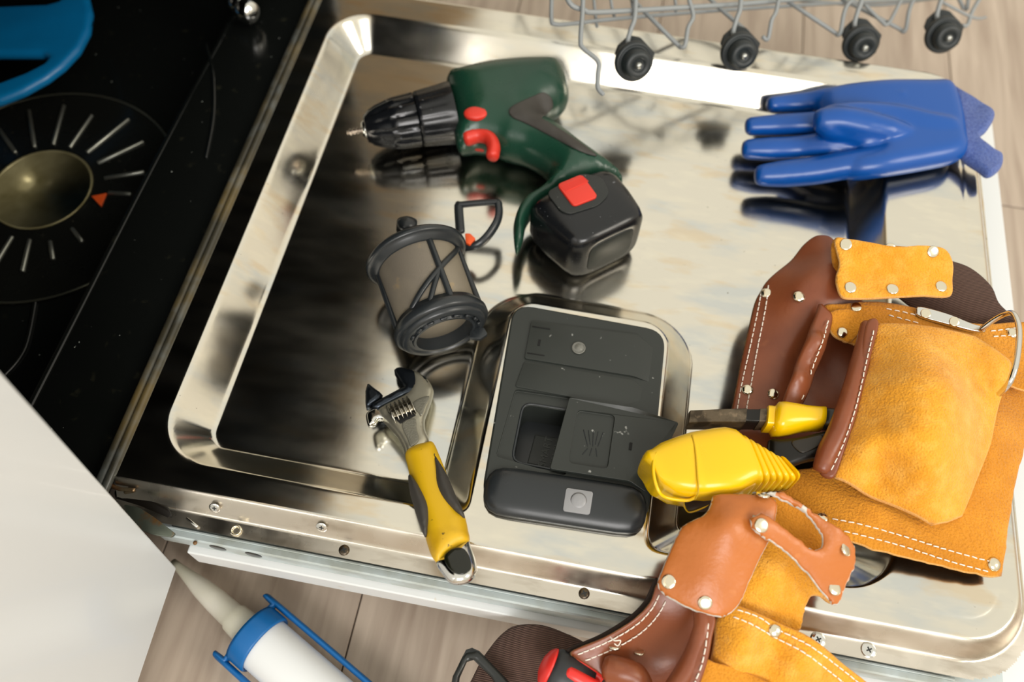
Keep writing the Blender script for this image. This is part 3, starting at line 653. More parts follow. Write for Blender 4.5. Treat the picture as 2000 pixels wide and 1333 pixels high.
shell = rpoly([W(1066, 382, tz-.0), W(1135, 345, tz), W(1175, 352, tz), W(1190, 385, tz), W(1168, 408, tz), W(1112, 425, tz), W(1093, 418, tz)], .006)
obj('button_frame', *prism([p + (0, 0, .0012) for p in shell], .006, .0012, 3), BLK, bat, sharp=50)
bo = obj('battery_button', *prism([p + (0, 0, .0022) for p in btn_o], .006, .0012, 3), RED, bat, sharp=50, label='red ribbed release button')
for k in range(6): 
    t = k/5; a = W(1090 + 22*t*.5, 371 + 9*t, tz + .0034); b = W(1138 + 10*t, 350 + 9*t, tz + .0034); obj('button_rib', *tube([a + (b-a)*.08, b], .00045, 6), RED, bo)
# trigger, direction button, back grip
trg = catmull([W(912, 276, .009), W(935, 270, .010), W(955, 275, .011), (W(964, 292, .011)), W(962, 310, .010)], False, 5)
obj('trigger', *tube(trg, [.0065]*4 + [.0062]*(len(trg)-8) + [.006]*4, 14, rnd=True, flat=1.25), RED, dr, label='red curved trigger')
obj('trigger_lower', *tube([W(914, 285, -.004), W(945, 290, -.004)], .006, 12), RED, dr)
obj('direction_button', *lathe([(.0085, -.004), (.0085, 0), (.0075, .0013), (.0045, .0019), (0, .002)], (0, 0, 0), (0, 0, 1), 28), RED, dr)
db = bpy.data.objects[[o.name for o in dr.children if o.name.startswith('direction_button')][0]]
db.data.transform(Matrix.Translation(wloc(dr))); db.location = Vector(W(929, 226, .0265)) - wloc(dr); db.scale = (1.25, .8, 1); db.rotation_euler = (.12, 0, .2)
gr = [(994, 222), (1010, 210), (1040, 200), (1062, 190), (1078, 200), (1080, 222), (1064, 232), (1056, 238), (1072, 250), (1100, 268), (1135, 292), (1172, 322), (1130, 300), (1080, 268), (1030, 246), (1000, 236)]
hv = HO.v; htop = hv[hv[:, 2] > .001]
def htz(p): 
    d_ = np.linalg.norm(htop[:, :2]-np.asarray(p)[:2], axis=1); k_ = np.argsort(d_)[:4]; w_ = 1/(d_[k_]+1e-4); return float((htop[k_, 2]*w_).sum()/w_.sum())
def onh(px, py):
    z_ = .02
    for _ in range(12): z_ = .5*z_ + .5*htz(W(px, py, z_))
    p = W(px, py, z_); return (p[0], p[1], z_ + .0012)
gin = [(1020, 218), (1045, 210), (1062, 205), (1040, 228), (1060, 222), (1020, 235), (1050, 245), (1075, 258), (1100, 275), (1125, 292)]
gro = [(994, 222), (1010, 210), (1040, 196), (1060, 188), (1076, 198), (1080, 215), (1070, 228), (1058, 238), (1072, 247), (1100, 264), (1135, 288), (1165, 312), (1130, 302), (1080, 276), (1030, 250), (1000, 236)]
gro = [tuple(p) for p in catmull([np.array(q, float) for q in gro], True, 4)]
panel('grip_pad', [onh(*p) for p in gro], RUB, dr, ctrl=[onh(*p) for p in gin], thick=.0024, r=.0012, step=.0035, smooth=False, world=True, label='dark grey rubber pad on the back of the grip')
obj('top_latch', *prism(rpoly([W(x, y, .020) for x, y in ((930, 149), (948, 143), (958, 145), (940, 152))], .001), .008, .0006), BLK, dr)

dr.location.z += .0035
# ------------------------------------------------------------------ dishwasher filter basket lying on its side
fb = thing('filter_basket', 'black cylindrical mesh filter basket lying on its side between drill and wrench', 'filter', W(830, 560, -.032))
q0 = W(812, 500, .0165); q1 = W(862, 636, .0125); fx = unit(q1-q0); FL = np.linalg.norm(q1-q0)
obj('mesh_screen', *lathe([(.0335, .004), (.034, .006), (.0325, FL-.004), (.0320, FL-.002)], q0, fx, 48), mat('fine_mesh', '7c7468', .55, .2, col2=[('a0957f', 14, (1, 1, 1), .7, (.4, .65)), ('b09468', 60, (1, 1, 1), .5, (.66, .74))], bump=.5, bscale=1600, bdist=.0005), fb)
obj('top_flange', *lathe([(.030, -.004), (.038, -.004), (.0405, -.002), (.0425, .000), (.0430, .003), (.0415, .0045), (.0400, .0045), (.0395, .006), (.0375, .0065), (.0365, .009), (.034, .009)], q0, fx, 56), GREY2, fb)
obj('top_cap', *lathe([(0, -.009), (.012, -.0085), (.024, -.006), (.030, -.004)], q0, fx, 40), GREY2, fb)
obj('bottom_flange', *lathe([(.0325, FL-.010), (.0350, FL-.009), (.0360, FL-.006), (.0375, FL-.005), (.0390, FL-.002), (.0390, FL+.002), (.0375, FL+.004), (.0355, FL+.0045), (.0350, FL+.007), (.0330, FL+.0085), (.0300, FL+.0085), (.0290, FL+.007), (.0265, FL+.0070), (.0255, FL+.009), (.0235, FL+.009), (.0230, FL+.004), (.0225, FL-.055), (0, FL-.056)], q0, fx, 56), GREY2, fb, sharp=50)
uu = unit(np.cross(fx, (0, 0, 1))); vv = np.cross(uu, fx); 
if vv[2] < 0: vv = -vv
def cyl(a, h, r_=.0345): a = math.radians(a); return q0 + fx*h + r_*(math.cos(a)*uu + math.sin(a)*vv)
sgn = 1 if uu[0] > 0 else -1
def ang(a): return a if sgn > 0 else 180-a      # 0 = towards picture right, 90 = up
def rib(pts, r_=.0022): return obj('rib', *tube([cyl(ang(a), h) for a, h in pts], r_, 8, flat=.8), GREY2, fb)
for a in (72, 178, -60, -150, 10): rib([(a, .006), (a, FL-.006)], .0026)
rib([(12 + (125-12)*t, .008 + (FL-.016)*t) for t in np.linspace(0, 1, 12)], .0026)
rib([(120 + (60)*t, .006 + (FL-.010)*t) for t in np.linspace(0, 1, 2)], .0001)
rib([(72, FL*.52), (88, FL*.74), (100, FL-.006)], .0022)
for k in range(8): 
    a = 20 + k*22; obj('bayonet_tab', *tube([q0 + fx*(FL+.0088) + .0285*(math.cos(math.radians(a))*uu + math.sin(math.radians(a))*vv), q0 + fx*(FL+.0088) + .0285*(math.cos(math.radians(a+8))*uu + math.sin(math.radians(a+8))*vv)], .0014, 6), GREY2, fb)
obj('side_tab', *prism(rpoly([W(x, y, .004) for x, y in ((920, 640), (945, 640), (952, 652), (938, 662), (916, 660))], .001), .004, .0006), GREY2, fb)
obj('edge_lug', *lathe([(0, .006), (.005, .005), (.0085, .003), (.009, -.006)], W(795, 438, .022), (0, .5, 1), 20), GREY2, fb)
hd = [(899, 452, .004), (896, 404, .006), (902, 400, .006), (965, 395, .010), (974, 402, .010), (972, 430, .008), (952, 462, .004), (930, 480, .0), (905, 484, -.004)]
hn = obj('handle', *tube(catmull([W(*p) for p in hd], False, 6), .0042, 10, flat=.7), GREY2, fb)
obj('clip', *prism(rpoly([W(x, y, .004) for x, y in ((908, 456), (918, 456), (929, 466), (918, 478), (910, 474))], .001), .006, .0005), ORANGE, fb, label='orange clip')

# ------------------------------------------------------------------ adjustable wrench
wrn = thing('adjustable_wrench', 'adjustable wrench with worn yellow and black grip lying across the door edge', 'wrench', W(830, 900, -.032))
zh = lambda y: -.0170 + (y-740)*(.0300/220)
HM = mat('forged_head', 'c4c0ae', .38, .85, rvar=.1, bump=.1, bscale=300, bdist=.0004); HM2 = mat('ground_steel', '3a4048', .3, .9, rvar=.08)
head = [(805, 726), (832, 740), (845, 759), (846, 773), (836, 804), (830, 822), (831, 842), (838, 866), (818, 885), (794, 895), (788, 877), (776, 855), (757, 833), (742, 818), (737, 806), (751, 795), (790, 775), (800, 765), (806, 750)]
hdp = panel('head', [(x, y, zh(y)) for x, y in head], HM, wrn, thick=.014, r=.004, step=.003)
jaw = [(770, 723), (785, 722), (806, 727), (833, 741), (844, 757), (835, 768), (795, 776), (750, 800), (736, 806), (724, 800), (723, 796), (749, 781), (788, 760), (779, 745), (771, 733)]
panel('fixed_jaw', [(x, y, zh(y)-.0005) for x, y in jaw], HM2, wrn, thick=.014, r=.002, step=.003, smooth=False)
mj = [(719, 751), (714, 770), (714, 790), (716, 802), (723, 799), (746, 783), (748, 773), (735, 764)]
panel('movable_jaw', [(x, y, zh(y)) for x, y in mj], HM2, wrn, thick=.014, r=.002, step=.0025, smooth=False)
panel('jaw_slide', [(x, y, zh(y)+.001) for x, y in ((715, 815), (720, 806), (738, 800), (757, 812), (757, 826), (742, 822), (733, 832), (720, 834))], CHROME, wrn, thick=.010, r=.003, step=.0025)
panel('worm_window', [(x, y, zh(y)+.0082) for x, y in ((758, 806), (790, 786), (812, 812), (782, 828))], mat('void', '050505', .8), wrn, thick=.0012, r=.0006, step=.002, smooth=False)
a = W(764, 815, zh(810)+.0050); b = W(804, 797, zh(800)+.0050); wv = []
wax = unit(b-a)
for k in range(61):
    t = k/60; wv.append((.0078 + .0021*math.cos(t*2*math.pi*5), t*np.linalg.norm(b-a)))
obj('worm_screw', *lathe(wv, a, wax, 28), mat('worm_steel', 'b8b4aa', .2, 1.), wrn)
panel('neck_recess', [(x, y, zh(y)+.0084) for x, y in ((785, 828), (810, 818), (814, 840), (818, 860), (803, 872), (796, 858))], mat('recess_grey', '8e8c80', .6, .7, bump=.6, bscale=700, bdist=.0006), wrn, thick=.0012, r=.0006, step=.002)
panel('head_recess', [(x, y, zh(y)+.0084) for x, y in ((806, 787), (838, 774), (830, 796), (824, 812), (817, 806))], mat('recess_grey', '8e8c80', .6), wrn, thick=.0012, r=.0006, step=.002)
grip = [(792, 886), (812, 872), (828, 868), (846, 866), (858, 890), (872, 925), (886, 965), (900, 1000), (908, 1010), (914, 1035), (916, 1060), (890, 1075), (862, 1098), (853, 1100), (842, 1085), (832, 1055), (824, 1020), (812, 985), (803, 945), (797, 915)]
gpn = panel('grip', [(x, y, zh(y)+.001) for x, y in grip], YELW, wrn, thick=.023, r=.011, step=.003, label='worn yellow rubber grip')
panel('grip_insert', [(x, y, zh(y)+.0062) for x, y in ((846, 882), (856, 900), (874, 930), (891, 970), (905, 1000), (907, 1014), (888, 1004), (864, 982), (850, 952), (848, 915))], RUB, wrn, thick=.020, r=.007, step=.003, label='black side insert')
panel('grip_insert', [(x, y, zh(y)+.0058) for x, y in ((798, 930), (810, 938), (828, 965), (839, 990), (840, 1015), (833, 1050), (824, 1038), (811, 1000), (800, 960))], RUB, wrn, thick=.020, r=.006, step=.003, label='black side insert')
cap = [(852, 1098), (875, 1080), (912, 1058), (920, 1070), (930, 1100), (931, 1120), (920, 1136), (900, 1143), (880, 1140), (866, 1125)]
panel('end_cap', [(x, y, zh(y)) for x, y in cap], CHROME, wrn, thick=.016, r=.007, step=.003, label='chrome end of the handle')
panel('hang_hole', [(x, y, zh(y)+.0094) for x, y in ((868, 1086), (885, 1072), (905, 1072), (918, 1090), (920, 1112), (905, 1122), (885, 1118), (872, 1104))], mat('dark_glass', '15180f', .12), wrn, thick=.0014, r=.0007, step=.002)

# ------------------------------------------------------------------ blue glove
gl = thing('rubber_glove', 'blue rubber coated work glove lying at the far right end of the door', 'glove', W(1700, 280, -.03))
def gt(P, R): return tube(catmull([W(*p) for p in P], False, 4), list(np.interp(np.linspace(0, 1, (len(P)-1)*4+1), np.linspace(0, 1, len(R)), R)), 16)
parts = [gt([(1506, 205, -.004), (1540, 203, -.004), (1580, 200, .0), (1640, 195, .010), (1760, 200, .020)], [.0082, .0095, .0105, .013, .013]),
         gt([(1464, 247, -.002), (1510, 245, .0), (1570, 242, .002), (1640, 240, .010), (1750, 235, .02)], [.0088, .0102, .0108, .012, .012]),
         gt([(1458, 292, -.006), (1500, 292, -.004), (1560, 290, -.002), (1620, 283, .008), (1720, 275, .018)], [.0095, .0112, .0118, .0125, .013]),
         gt([(1484, 343, -.004), (1530, 340, -.002), (1590, 334, .003), (1660, 322, .012), (1740, 310, .018)], [.0098, .0125, .0130, .0130, .014]),
         gt([(1602, 237, .030), (1640, 236, .032), (1690, 246, .030), (1735, 256, .028), (1775, 262, .024)], [.0115, .0130, .0138, .0125, .008])]
pp = panel('x', [(x, y, .006 + .012*(x-1600)/120 if x < 1720 else .018) for x, y in ((1600, 185), (1700, 166), (1800, 164), (1850, 166), (1872, 200), (1884, 260), (1880, 308), (1800, 330), (1720, 342), (1660, 345), (1640, 320), (1700, 300), (1690, 280), (1620, 270), (1600, 230))], GLOVE, build=False, thick=.028, r=.014, step=.005)
parts.append((list(pp.v), pp.F))
pp2 = panel('x', [(x, y, z) for x, y, z in ((1592, 238, .028), (1605, 215, .028), (1660, 205, .028), (1740, 210, .026), (1810, 225, .026), (1868, 242, .024), (1872, 300, .016), (1800, 318, .014), (1722, 326, .010), (1708, 312, .014), (1690, 292, .020), (1655, 274, .024), (1610, 262, .028))], GLOVE, build=False, thick=.022, r=.010, step=.005)
parts.append((list(pp2.v), pp2.F))
go = obj('glove_body', *merge(*parts), GLOVE, gl); remesh(go, .0017, 8)
panel('knit_cuff', [(1852, 170, .018), (1880, 185, .022), (1915, 205, .024), (1938, 230, .024), (1926, 258, .022), (1912, 272, .020), (1935, 290, .02), (1958, 302, .018), (1955, 328, .016), (1932, 345, .014), (1910, 330, .014), (1880, 306, .014), (1866, 285, .018), (1872, 250, .020), (1866, 215, .020)], KNIT, gl, thick=.012, r=.005, step=.004, wr=(.004, 40), label='paler blue knitted cuff')

# ------------------------------------------------------------------ stitches, rivets
st_me = proto('stitch', tube([(-.0017, 0, -.0001), (-.0010, 0, .00018), (.0010, 0, .00018), (.0017, 0, -.0001)], .00048, 6), THREAD)
rv_me = proto('rivet', lathe([(.0042, -.0010), (.0046, 0), (.0044, .0008), (.0034, .0017), (.0018, .0022), (0, .0024)], (0, 0, 0), (0, 0, 1), 22), NICKEL)
rf_me = proto('rivet', lathe([(.0044, -.0010), (.0047, 0), (.0045, .0006), (.0040, .0009), (.002, .0010), (0, .0010)], (0, 0, 0), (0, 0, 1), 22), NICKEL)
def stitches(pn, path, parent, pitch=.0047, scl=1.):
    P = [pn.surf(*p) for p in path]; P = catmull(P, False, 8); P = resample(P, .0005)
    acc = 0; last = P[0]
    for i in range(1, len(P)):
        acc += np.linalg.norm(P[i]-P[i-1])
        if acc >= pitch*scl:
            acc = 0; p = P[i]; t = unit(P[i]-P[i-2]); n = pn.normal(p); z = n; x = unit(t - z*(t@z)); y = np.cross(z, x)
            o = bpy.data.objects.new('stitch', st_me); C.objects.link(o); o.parent = parent
            j = rng.normal()*.05; x2 = x*math.cos(j) + y*math.sin(j); y2 = np.cross(z, x2)
            mm = Matrix(((x2[0], y2[0], z[0]), (x2[1], y2[1], z[1]), (x2[2], y2[2], z[2]))); o.rotation_mode = 'QUATERNION'; o.rotation_quaternion = mm.to_quaternion(); o.scale = (scl,)*3
            q = p + z*.0005; o.location = Vector(q) - wloc(parent)
def rivet(pn, px, py, parent, flat=False, s=1., tilt=None):
    p = pn.surf(px, py); n = pn.normal(p)
    place(rf_me if flat else rv_me, 'rivet', parent, p, n if tilt is None else unit(tilt), s)

# ------------------------------------------------------------------ right tool pouch
tp = thing('tool_pouch', 'golden suede and brown leather tool pouch at right on the steel door', 'tool pouch', W(1700, 800, 0))
# webbing loop behind
panel('belt_webbing', [(1740, 560, .030), (1800, 500, .034), (1862, 512, .038), (1900, 528, .038), (1935, 560, .036), (1950, 592, .034), (1975, 618, .032), (1992, 650, .028), (1960, 665, .022), (1900, 650, .020), (1820, 625, .020)], WEB, tp, ctrl=[(1880, 580, .034)], thick=.004, step=.006, label='ribbed dark brown belt webbing')
# base suede panel
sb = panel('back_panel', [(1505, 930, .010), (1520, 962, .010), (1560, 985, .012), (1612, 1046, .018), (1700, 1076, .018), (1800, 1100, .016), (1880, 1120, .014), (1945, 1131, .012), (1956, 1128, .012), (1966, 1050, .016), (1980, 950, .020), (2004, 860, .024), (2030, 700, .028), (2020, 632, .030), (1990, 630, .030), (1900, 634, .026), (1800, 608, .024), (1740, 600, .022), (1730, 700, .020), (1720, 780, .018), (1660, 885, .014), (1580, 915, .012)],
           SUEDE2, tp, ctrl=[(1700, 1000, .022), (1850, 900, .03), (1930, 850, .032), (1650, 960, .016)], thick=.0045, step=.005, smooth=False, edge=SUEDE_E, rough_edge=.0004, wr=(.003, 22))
stitches(sb, [(1615, 1013), (1680, 1025), (1760, 1047), (1850, 1075), (1935, 1098)], tp, .0052)
stitches(sb, [(1622, 1033), (1680, 1046), (1760, 1067), (1850, 1096), (1925, 1116)], tp, .0052)
rivet(sb, 1605, 1013, tp); rivet(sb, 1941, 1103, tp, s=1.05)
# brown leather left
bl = panel('brown_panel', [(1424, 830, .002), (1436, 760, .004), (1455, 670, .006), (1472, 598, .008), (1486, 568, .010), (1502, 545, .014), (1545, 508, .020), (1572, 475, .028), (1600, 459, .034), (1632, 475, .036), (1660, 560, .032), (1700, 600, .020), (1740, 640, .014), (1720, 760, .010), (1660, 880, .008), (1600, 900, .006), (1480, 915, .004), (1424, 900, .002)],
           BRN, tp, ctrl=[(1560, 560, .030), (1540, 680, .016), (1500, 760, .008), (1600, 700, .006), (1620, 520, .038)], thick=.0035, step=.0045, edge=BRN_E, wr=(.003, 30))
stitches(bl, [(1490, 555), (1482, 600), (1465, 680), (1450, 745), (1440, 800), (1436, 840)], tp)
stitches(bl, [(1502, 552), (1496, 600), (1480, 680), (1468, 745), (1458, 800), (1455, 840)], tp)
rivet(bl, 1497, 573, tp, tilt=(-.2, -.1, 1)); rivet(bl, 1561, 580, tp, tilt=(0, -.1, 1), s=1.1); rivet(bl, 1460, 762, tp); rivet(bl, 1510, 770, tp)
# inner golden strip and top edge
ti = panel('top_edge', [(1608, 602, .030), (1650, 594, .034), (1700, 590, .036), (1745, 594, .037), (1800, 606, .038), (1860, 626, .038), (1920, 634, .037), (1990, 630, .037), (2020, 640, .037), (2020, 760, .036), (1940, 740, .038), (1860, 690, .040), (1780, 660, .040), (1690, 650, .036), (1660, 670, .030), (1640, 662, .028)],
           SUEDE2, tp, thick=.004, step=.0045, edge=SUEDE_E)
stitches(ti, [(1720, 602), (1770, 612), (1800, 620)], tp, .0058); stitches(ti, [(1725, 614), (1770, 626), (1800, 634)], tp, .0058)
stitches(ti, [(1925, 649), (1990, 641)], tp, .0058); stitches(ti, [(1930, 659), (1990, 655)], tp, .0058)
rivet(ti, 1672, 600, tp, True, .9); rivet(ti, 1978, 651, tp)
lw = panel('inner_tongue', [(1615, 615, .034), (1660, 605, .036), (1700, 640, .034), (1690, 680, .030), (1660, 672, .028), (1625, 655, .030)], SUEDE2, tp, thick=.004, step=.004, edge=SUEDE_E)
rivet(lw, 1645, 650, tp)
# middle rolled fold
mf = panel('folded_divider', [(1600, 594, .036), (1616, 606, .037), (1626, 622, .036), (1616, 668, .032), (1592, 730, .026), (1568, 790, .022), (1552, 798, .022), (1527, 798, .022), (1532, 770, .026), (1552, 715, .032), (1578, 650, .036), (1592, 615, .037)], BRN, tp, ctrl=[(1595, 660, .042), (1560, 735, .036)], thick=.006, r=.003, step=.004)
stitches(mf, [(1618, 622), (1606, 665), (1582, 730), (1566, 780)], tp)
# flap with rivets
fp_ = panel('upper_flap', [(1629, 468, .058), (1660, 468, .060), (1700, 474, .062), (1750, 482, .063), (1800, 480, .062), (1842, 486, .060), (1860, 512, .054), (1860, 545, .046), (1855, 580, .044), (1800, 580, .046), (1740, 583, .046), (1680, 586, .044), (1645, 583, .044), (1633, 560, .046), (1632, 540, .048), (1638, 515, .052)],
            SUEDE, tp, ctrl=[(1750, 530, .050), (1700, 525, .050), (1800, 530, .050)], thick=.0045, step=.0045, edge=SUEDE_E, smooth=True)
for (x, y) in ((1652, 478), (1738, 487), (1822, 492), (1661, 562), (1743, 565), (1838, 560)): rivet(fp_, x, y, tp, True, 1.02)
panel('flap_fold', [(1626, 470, .052), (1700, 478, .056), (1800, 486, .056), (1850, 500, .050), (1845, 570, .030), (1700, 575, .030), (1640, 560, .032)], SUEDE2, tp, thick=.006, step=.006)
# main pocket
mp_ = panel('main_pocket', [(1706, 632, .052), (1750, 632, .056), (1800, 636, .060), (1850, 642, .062), (1905, 655, .060), (1945, 685, .056), (1975, 712, .050), (1968, 735, .048), (1952, 790, .042), (1935, 870, .036), (1905, 950, .032), (1882, 1008, .028), (1850, 1022, .028), (1815, 1030, .028), (1760, 1000, .030), (1690, 965, .032), (1622, 934, .034), (1640, 895, .040), (1665, 810, .046), (1690, 710, .050)],
            SUEDE, tp, ctrl=[(1780, 720, .074), (1850, 760, .076), (1760, 820, .071), (1720, 845, .0615), (1735, 885, .058), (1690, 905, .049), (1850, 860, .066), (1720, 900, .048), (1800, 930, .058), (1870, 930, .048), (1730, 760, .068), (1700, 870, .058), (1840, 990, .036)], thick=.005, step=.0045, edge=SUEDE_E, wr=(.006, 24), smooth=False)
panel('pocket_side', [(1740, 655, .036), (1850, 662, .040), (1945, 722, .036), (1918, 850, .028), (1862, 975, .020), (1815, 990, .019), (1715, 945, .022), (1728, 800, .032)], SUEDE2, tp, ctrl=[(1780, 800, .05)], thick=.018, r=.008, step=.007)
# rolled brown binding
pts_ = [(1694, 636, .050), (1686, 680, .050), (1674, 730, .050), (1656, 790, .048), (1636, 845, .045), (1616, 885, .042), (1604, 916, .038)]
obj('rolled_binding', *tube(catmull([W(*p) for p in pts_], False, 6), list(np.interp(np.linspace(0, 1, 37), [0, .3, .8, 1], [.0052, .0072, .0076, .006])), 16), BRN, tp)
rb = panel('binding_strip', [(1692, 630, .054), (1716, 632, .056), (1700, 700, .057), (1676, 800, .053), (1650, 880, .046), (1628, 934, .038), (1600, 922, .036), (1622, 870, .044), (1650, 790, .050), (1676, 700, .054)], BRN, tp, thick=.004, step=.004)
stitches(rb, [(1708, 640), (1694, 700), (1672, 795), (1646, 870), (1620, 926)], tp, .0050)
# metal holder with ring
hp = [(1788, 606, .043), (1798, 600, .044), (1850, 614, .046), (1895, 632, .046), (1922, 640, .045), (1922, 650, .044), (1890, 648, .043), (1840, 634, .043), (1795, 620, .042)]
pl_ = panel('holder_plate', hp, CHROME, tp, thick=.003, r=.0012, step=.003, label='silver metal plate of the hammer ring')
rivet(pl_, 1808, 613, tp, True, .85); rivet(pl_, 1864, 629, tp, True, .85)
rg = [(1915, 645, .046), (1940, 626, .055), (1965, 613, .064), (1980, 614, .070), (1990, 640, .075), (1989, 680, .078), (1982, 720, .078), (1970, 750, .072), (1952, 770, .058)]
obj('hammer_ring', *tube(catmull([W(*p) for p in rg], False, 6), .0021, 10), CHROME, tp, label='bright wire hammer ring')

# ------------------------------------------------------------------ front tool pouch
t2 = thing('tool_pouch', 'tool pouch with smooth tan leather straps hanging over the near edge of the door', 'tool pouch', W(1450, 1180, -.02))
bb = panel('brown_panel', [(1290, 1135, .022), (1268, 1178, .016), (1235, 1212, .010), (1180, 1245, .004), (1116, 1272, .0), (1128, 1290, -.004), (1180, 1330, -.010), (1200, 1400, -.02), (1380, 1400, -.02), (1400, 1300, -.005), (1400, 1200, .012), (1350, 1160, .022)], BRN, t2,
           ctrl=[(1330, 1230, .004), (1320, 1290, -.016), (1250, 1270, -.010)], thick=.0035, step=.0045, edge=BRN_E, wr=(.003, 30), smooth=True)
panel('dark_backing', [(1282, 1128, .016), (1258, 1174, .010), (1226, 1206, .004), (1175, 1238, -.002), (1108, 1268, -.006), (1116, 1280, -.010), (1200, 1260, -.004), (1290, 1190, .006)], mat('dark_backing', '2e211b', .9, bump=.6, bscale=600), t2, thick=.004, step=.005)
stitches(bb, [(1290, 1156), (1272, 1190), (1240, 1222), (1190, 1252), (1130, 1278)], t2, .0042)
stitches(bb, [(1303, 1168), (1284, 1202), (1252, 1235), (1205, 1264), (1145, 1290)], t2, .0042)
rivet(bb, 1200, 1262, t2, True, .95, tilt=(-.1, .65, .7)); rivet(bb, 1248, 1273, t2, True, .9, tilt=(-.1, .7, .7))
# lower suede panel and straps' lining
s2 = panel('suede_lining', [(1455, 1075, .026), (1500, 1055, .030), (1560, 1095, .028), (1630, 1175, .018), (1614, 1178, .014), (1598, 1166, .014), (1582, 1168, .014), (1572, 1190, .012), (1566, 1220, .010), (1552, 1236, .008), (1500, 1215, .010), (1425, 1190, .014), (1420, 1150, .020)], SUEDE, t2, ctrl=[(1500, 1130, .030)], thick=.004, step=.0045, edge=SUEDE_E, rough_edge=.0003)
panel('inner_suede', [(1480, 985, .030), (1540, 972, .034), (1600, 1020, .030), (1640, 1075, .024), (1625, 1120, .022), (1560, 1090, .026), (1500, 1050, .030)], SUEDE2, t2, thick=.003, step=.005)
fpk = panel('front_pocket', [(1398, 1210, .020), (1425, 1180, .026), (1470, 1192, .026), (1520, 1215, .024), (1580, 1245, .020), (1640, 1290, .014), (1700, 1340, .004), (1730, 1400, -.01), (1550, 1420, -.02), (1370, 1420, -.02), (1378, 1330, -.004), (1390, 1260, .010)], SUEDE, t2,
            ctrl=[(1450, 1260, .026), (1500, 1290, .012), (1550, 1300, .018), (1450, 1310, .012)], thick=.005, step=.0045, edge=SUEDE_E, wr=(.006, 26), smooth=True)
stitches(fpk, [(1432, 1190), (1480, 1206), (1515, 1228), (1580, 1262), (1640, 1305), (1690, 1345)], t2, .0046)
stitches(fpk, [(1424, 1203), (1470, 1222), (1510, 1244), (1570, 1276), (1630, 1320), (1660, 1345)], t2, .0046)
rivet(fpk, 1513, 1233, t2, s=1.02); rivet(fpk, 1409, 1325, t2, s=1.0)
lo2 = panel('lower_seam_flap', [(1372, 1296, .016), (1400, 1296, .016), (1450, 1310, .014), (1520, 1350, .01), (1500, 1400, 0), (1360, 1400, 0)], SUEDE2, t2, thick=.003, step=.005)
# rolled divider
pts_ = [(1368, 1196, .030), (1371, 1225, .030), (1362, 1262, .026), (1345, 1300, .022), (1318, 1345, .018), (1290, 1390, .010)]
obj('rolled_binding', *tube(catmull([W(*p) for p in pts_], False, 6), list(np.interp(np.linspace(0, 1, 31), [0, .3, 1], [.0050, .0062, .0072])), 16), BRN, t2)
rb2 = panel('binding_strip', [(1360, 1195, .032), (1396, 1205, .033), (1390, 1250, .032), (1380, 1300, .028), (1362, 1350, .022), (1340, 1400, .014), (1310, 1390, .014), (1345, 1300, .026), (1365, 1250, .031)], BRN, t2, thick=.0035, step=.004)
stitches(rb2, [(1384, 1208), (1380, 1250), (1370, 1300), (1352, 1345)], t2, .0050)
obj('loose_thread', *tube(catmull([W(1192, 1245, .012), W(1200, 1252, .014), W(1212, 1252, .014), W(1207, 1262, .012), W(1200, 1258, .012)]), .0004, 6), THREAD, t2)
# tan leather pieces
tn1 = panel('tan_strap', [(1396, 968, .052), (1440, 966, .054), (1480, 968, .056), (1514, 978, .056), (1515, 1010, .054), (1508, 1040, .050), (1498, 1065, .048), (1480, 1100, .044), (1462, 1140, .040), (1444, 1180, .036), (1422, 1202, .034), (1398, 1206, .034), (1360, 1196, .034), (1318, 1176, .034), (1292, 1158, .034), (1284, 1138, .036), (1300, 1095, .040), (1318, 1055, .044), (1332, 1030, .048), (1356, 1016, .052), (1378, 1004, .054), (1388, 985, .053)],
            TAN, t2, ctrl=[(1420, 1020, .062), (1440, 1050, .058), (1390, 1080, .052), (1370, 1140, .044)], thick=.0045, r=.0018, step=.0042, edge=TAN_E, rough_edge=.00012, label='smooth tan leather strap')
for x, y in ((1306, 1137), (1377, 1178)): rivet(tn1, x, y, t2, True, 1.02)
tn2 = panel('tan_loop', [(1468, 963, .060), (1500, 962, .062), (1530, 963, .062), (1575, 990, .060), (1620, 1020, .056), (1652, 1045, .050), (1668, 1068, .044), (1670, 1100, .038), (1660, 1130, .032), (1646, 1160, .028), (1636, 1182, .026), (1625, 1180, .028), (1600, 1152, .034), (1562, 1108, .044), (1530, 1078, .052), (1500, 1057, .058), (1478, 1043, .062), (1466, 1026, .064), (1468, 1010, .065), (1482, 1004, .065), (1500, 1010, .064), (1530, 1032, .060), (1560, 1056, .054), (1582, 1072, .050), (1598, 1074, .048), (1606, 1062, .048), (1600, 1042, .050), (1576, 1010, .054), (1545, 988, .058), (1512, 972, .060)],
            TAN, t2, ctrl=[(1620, 1060, .050), (1630, 1110, .040), (1530, 1050, .058)], thick=.0045, r=.0018, step=.0038, edge=TAN_E, rough_edge=.0003, label='slotted tan leather loop with ragged pale cut edge')
for x, y, tl in ((1487, 1027, None), (1652, 1073, (.55, .1, .8)), (1630, 1150, (.3, 0, .9))): rivet(tn2, x, y, t2, True, 1.02, tl)
place(rf_me, 'rivet', t2, W(1490, 967, .060), (0, .75, .6))

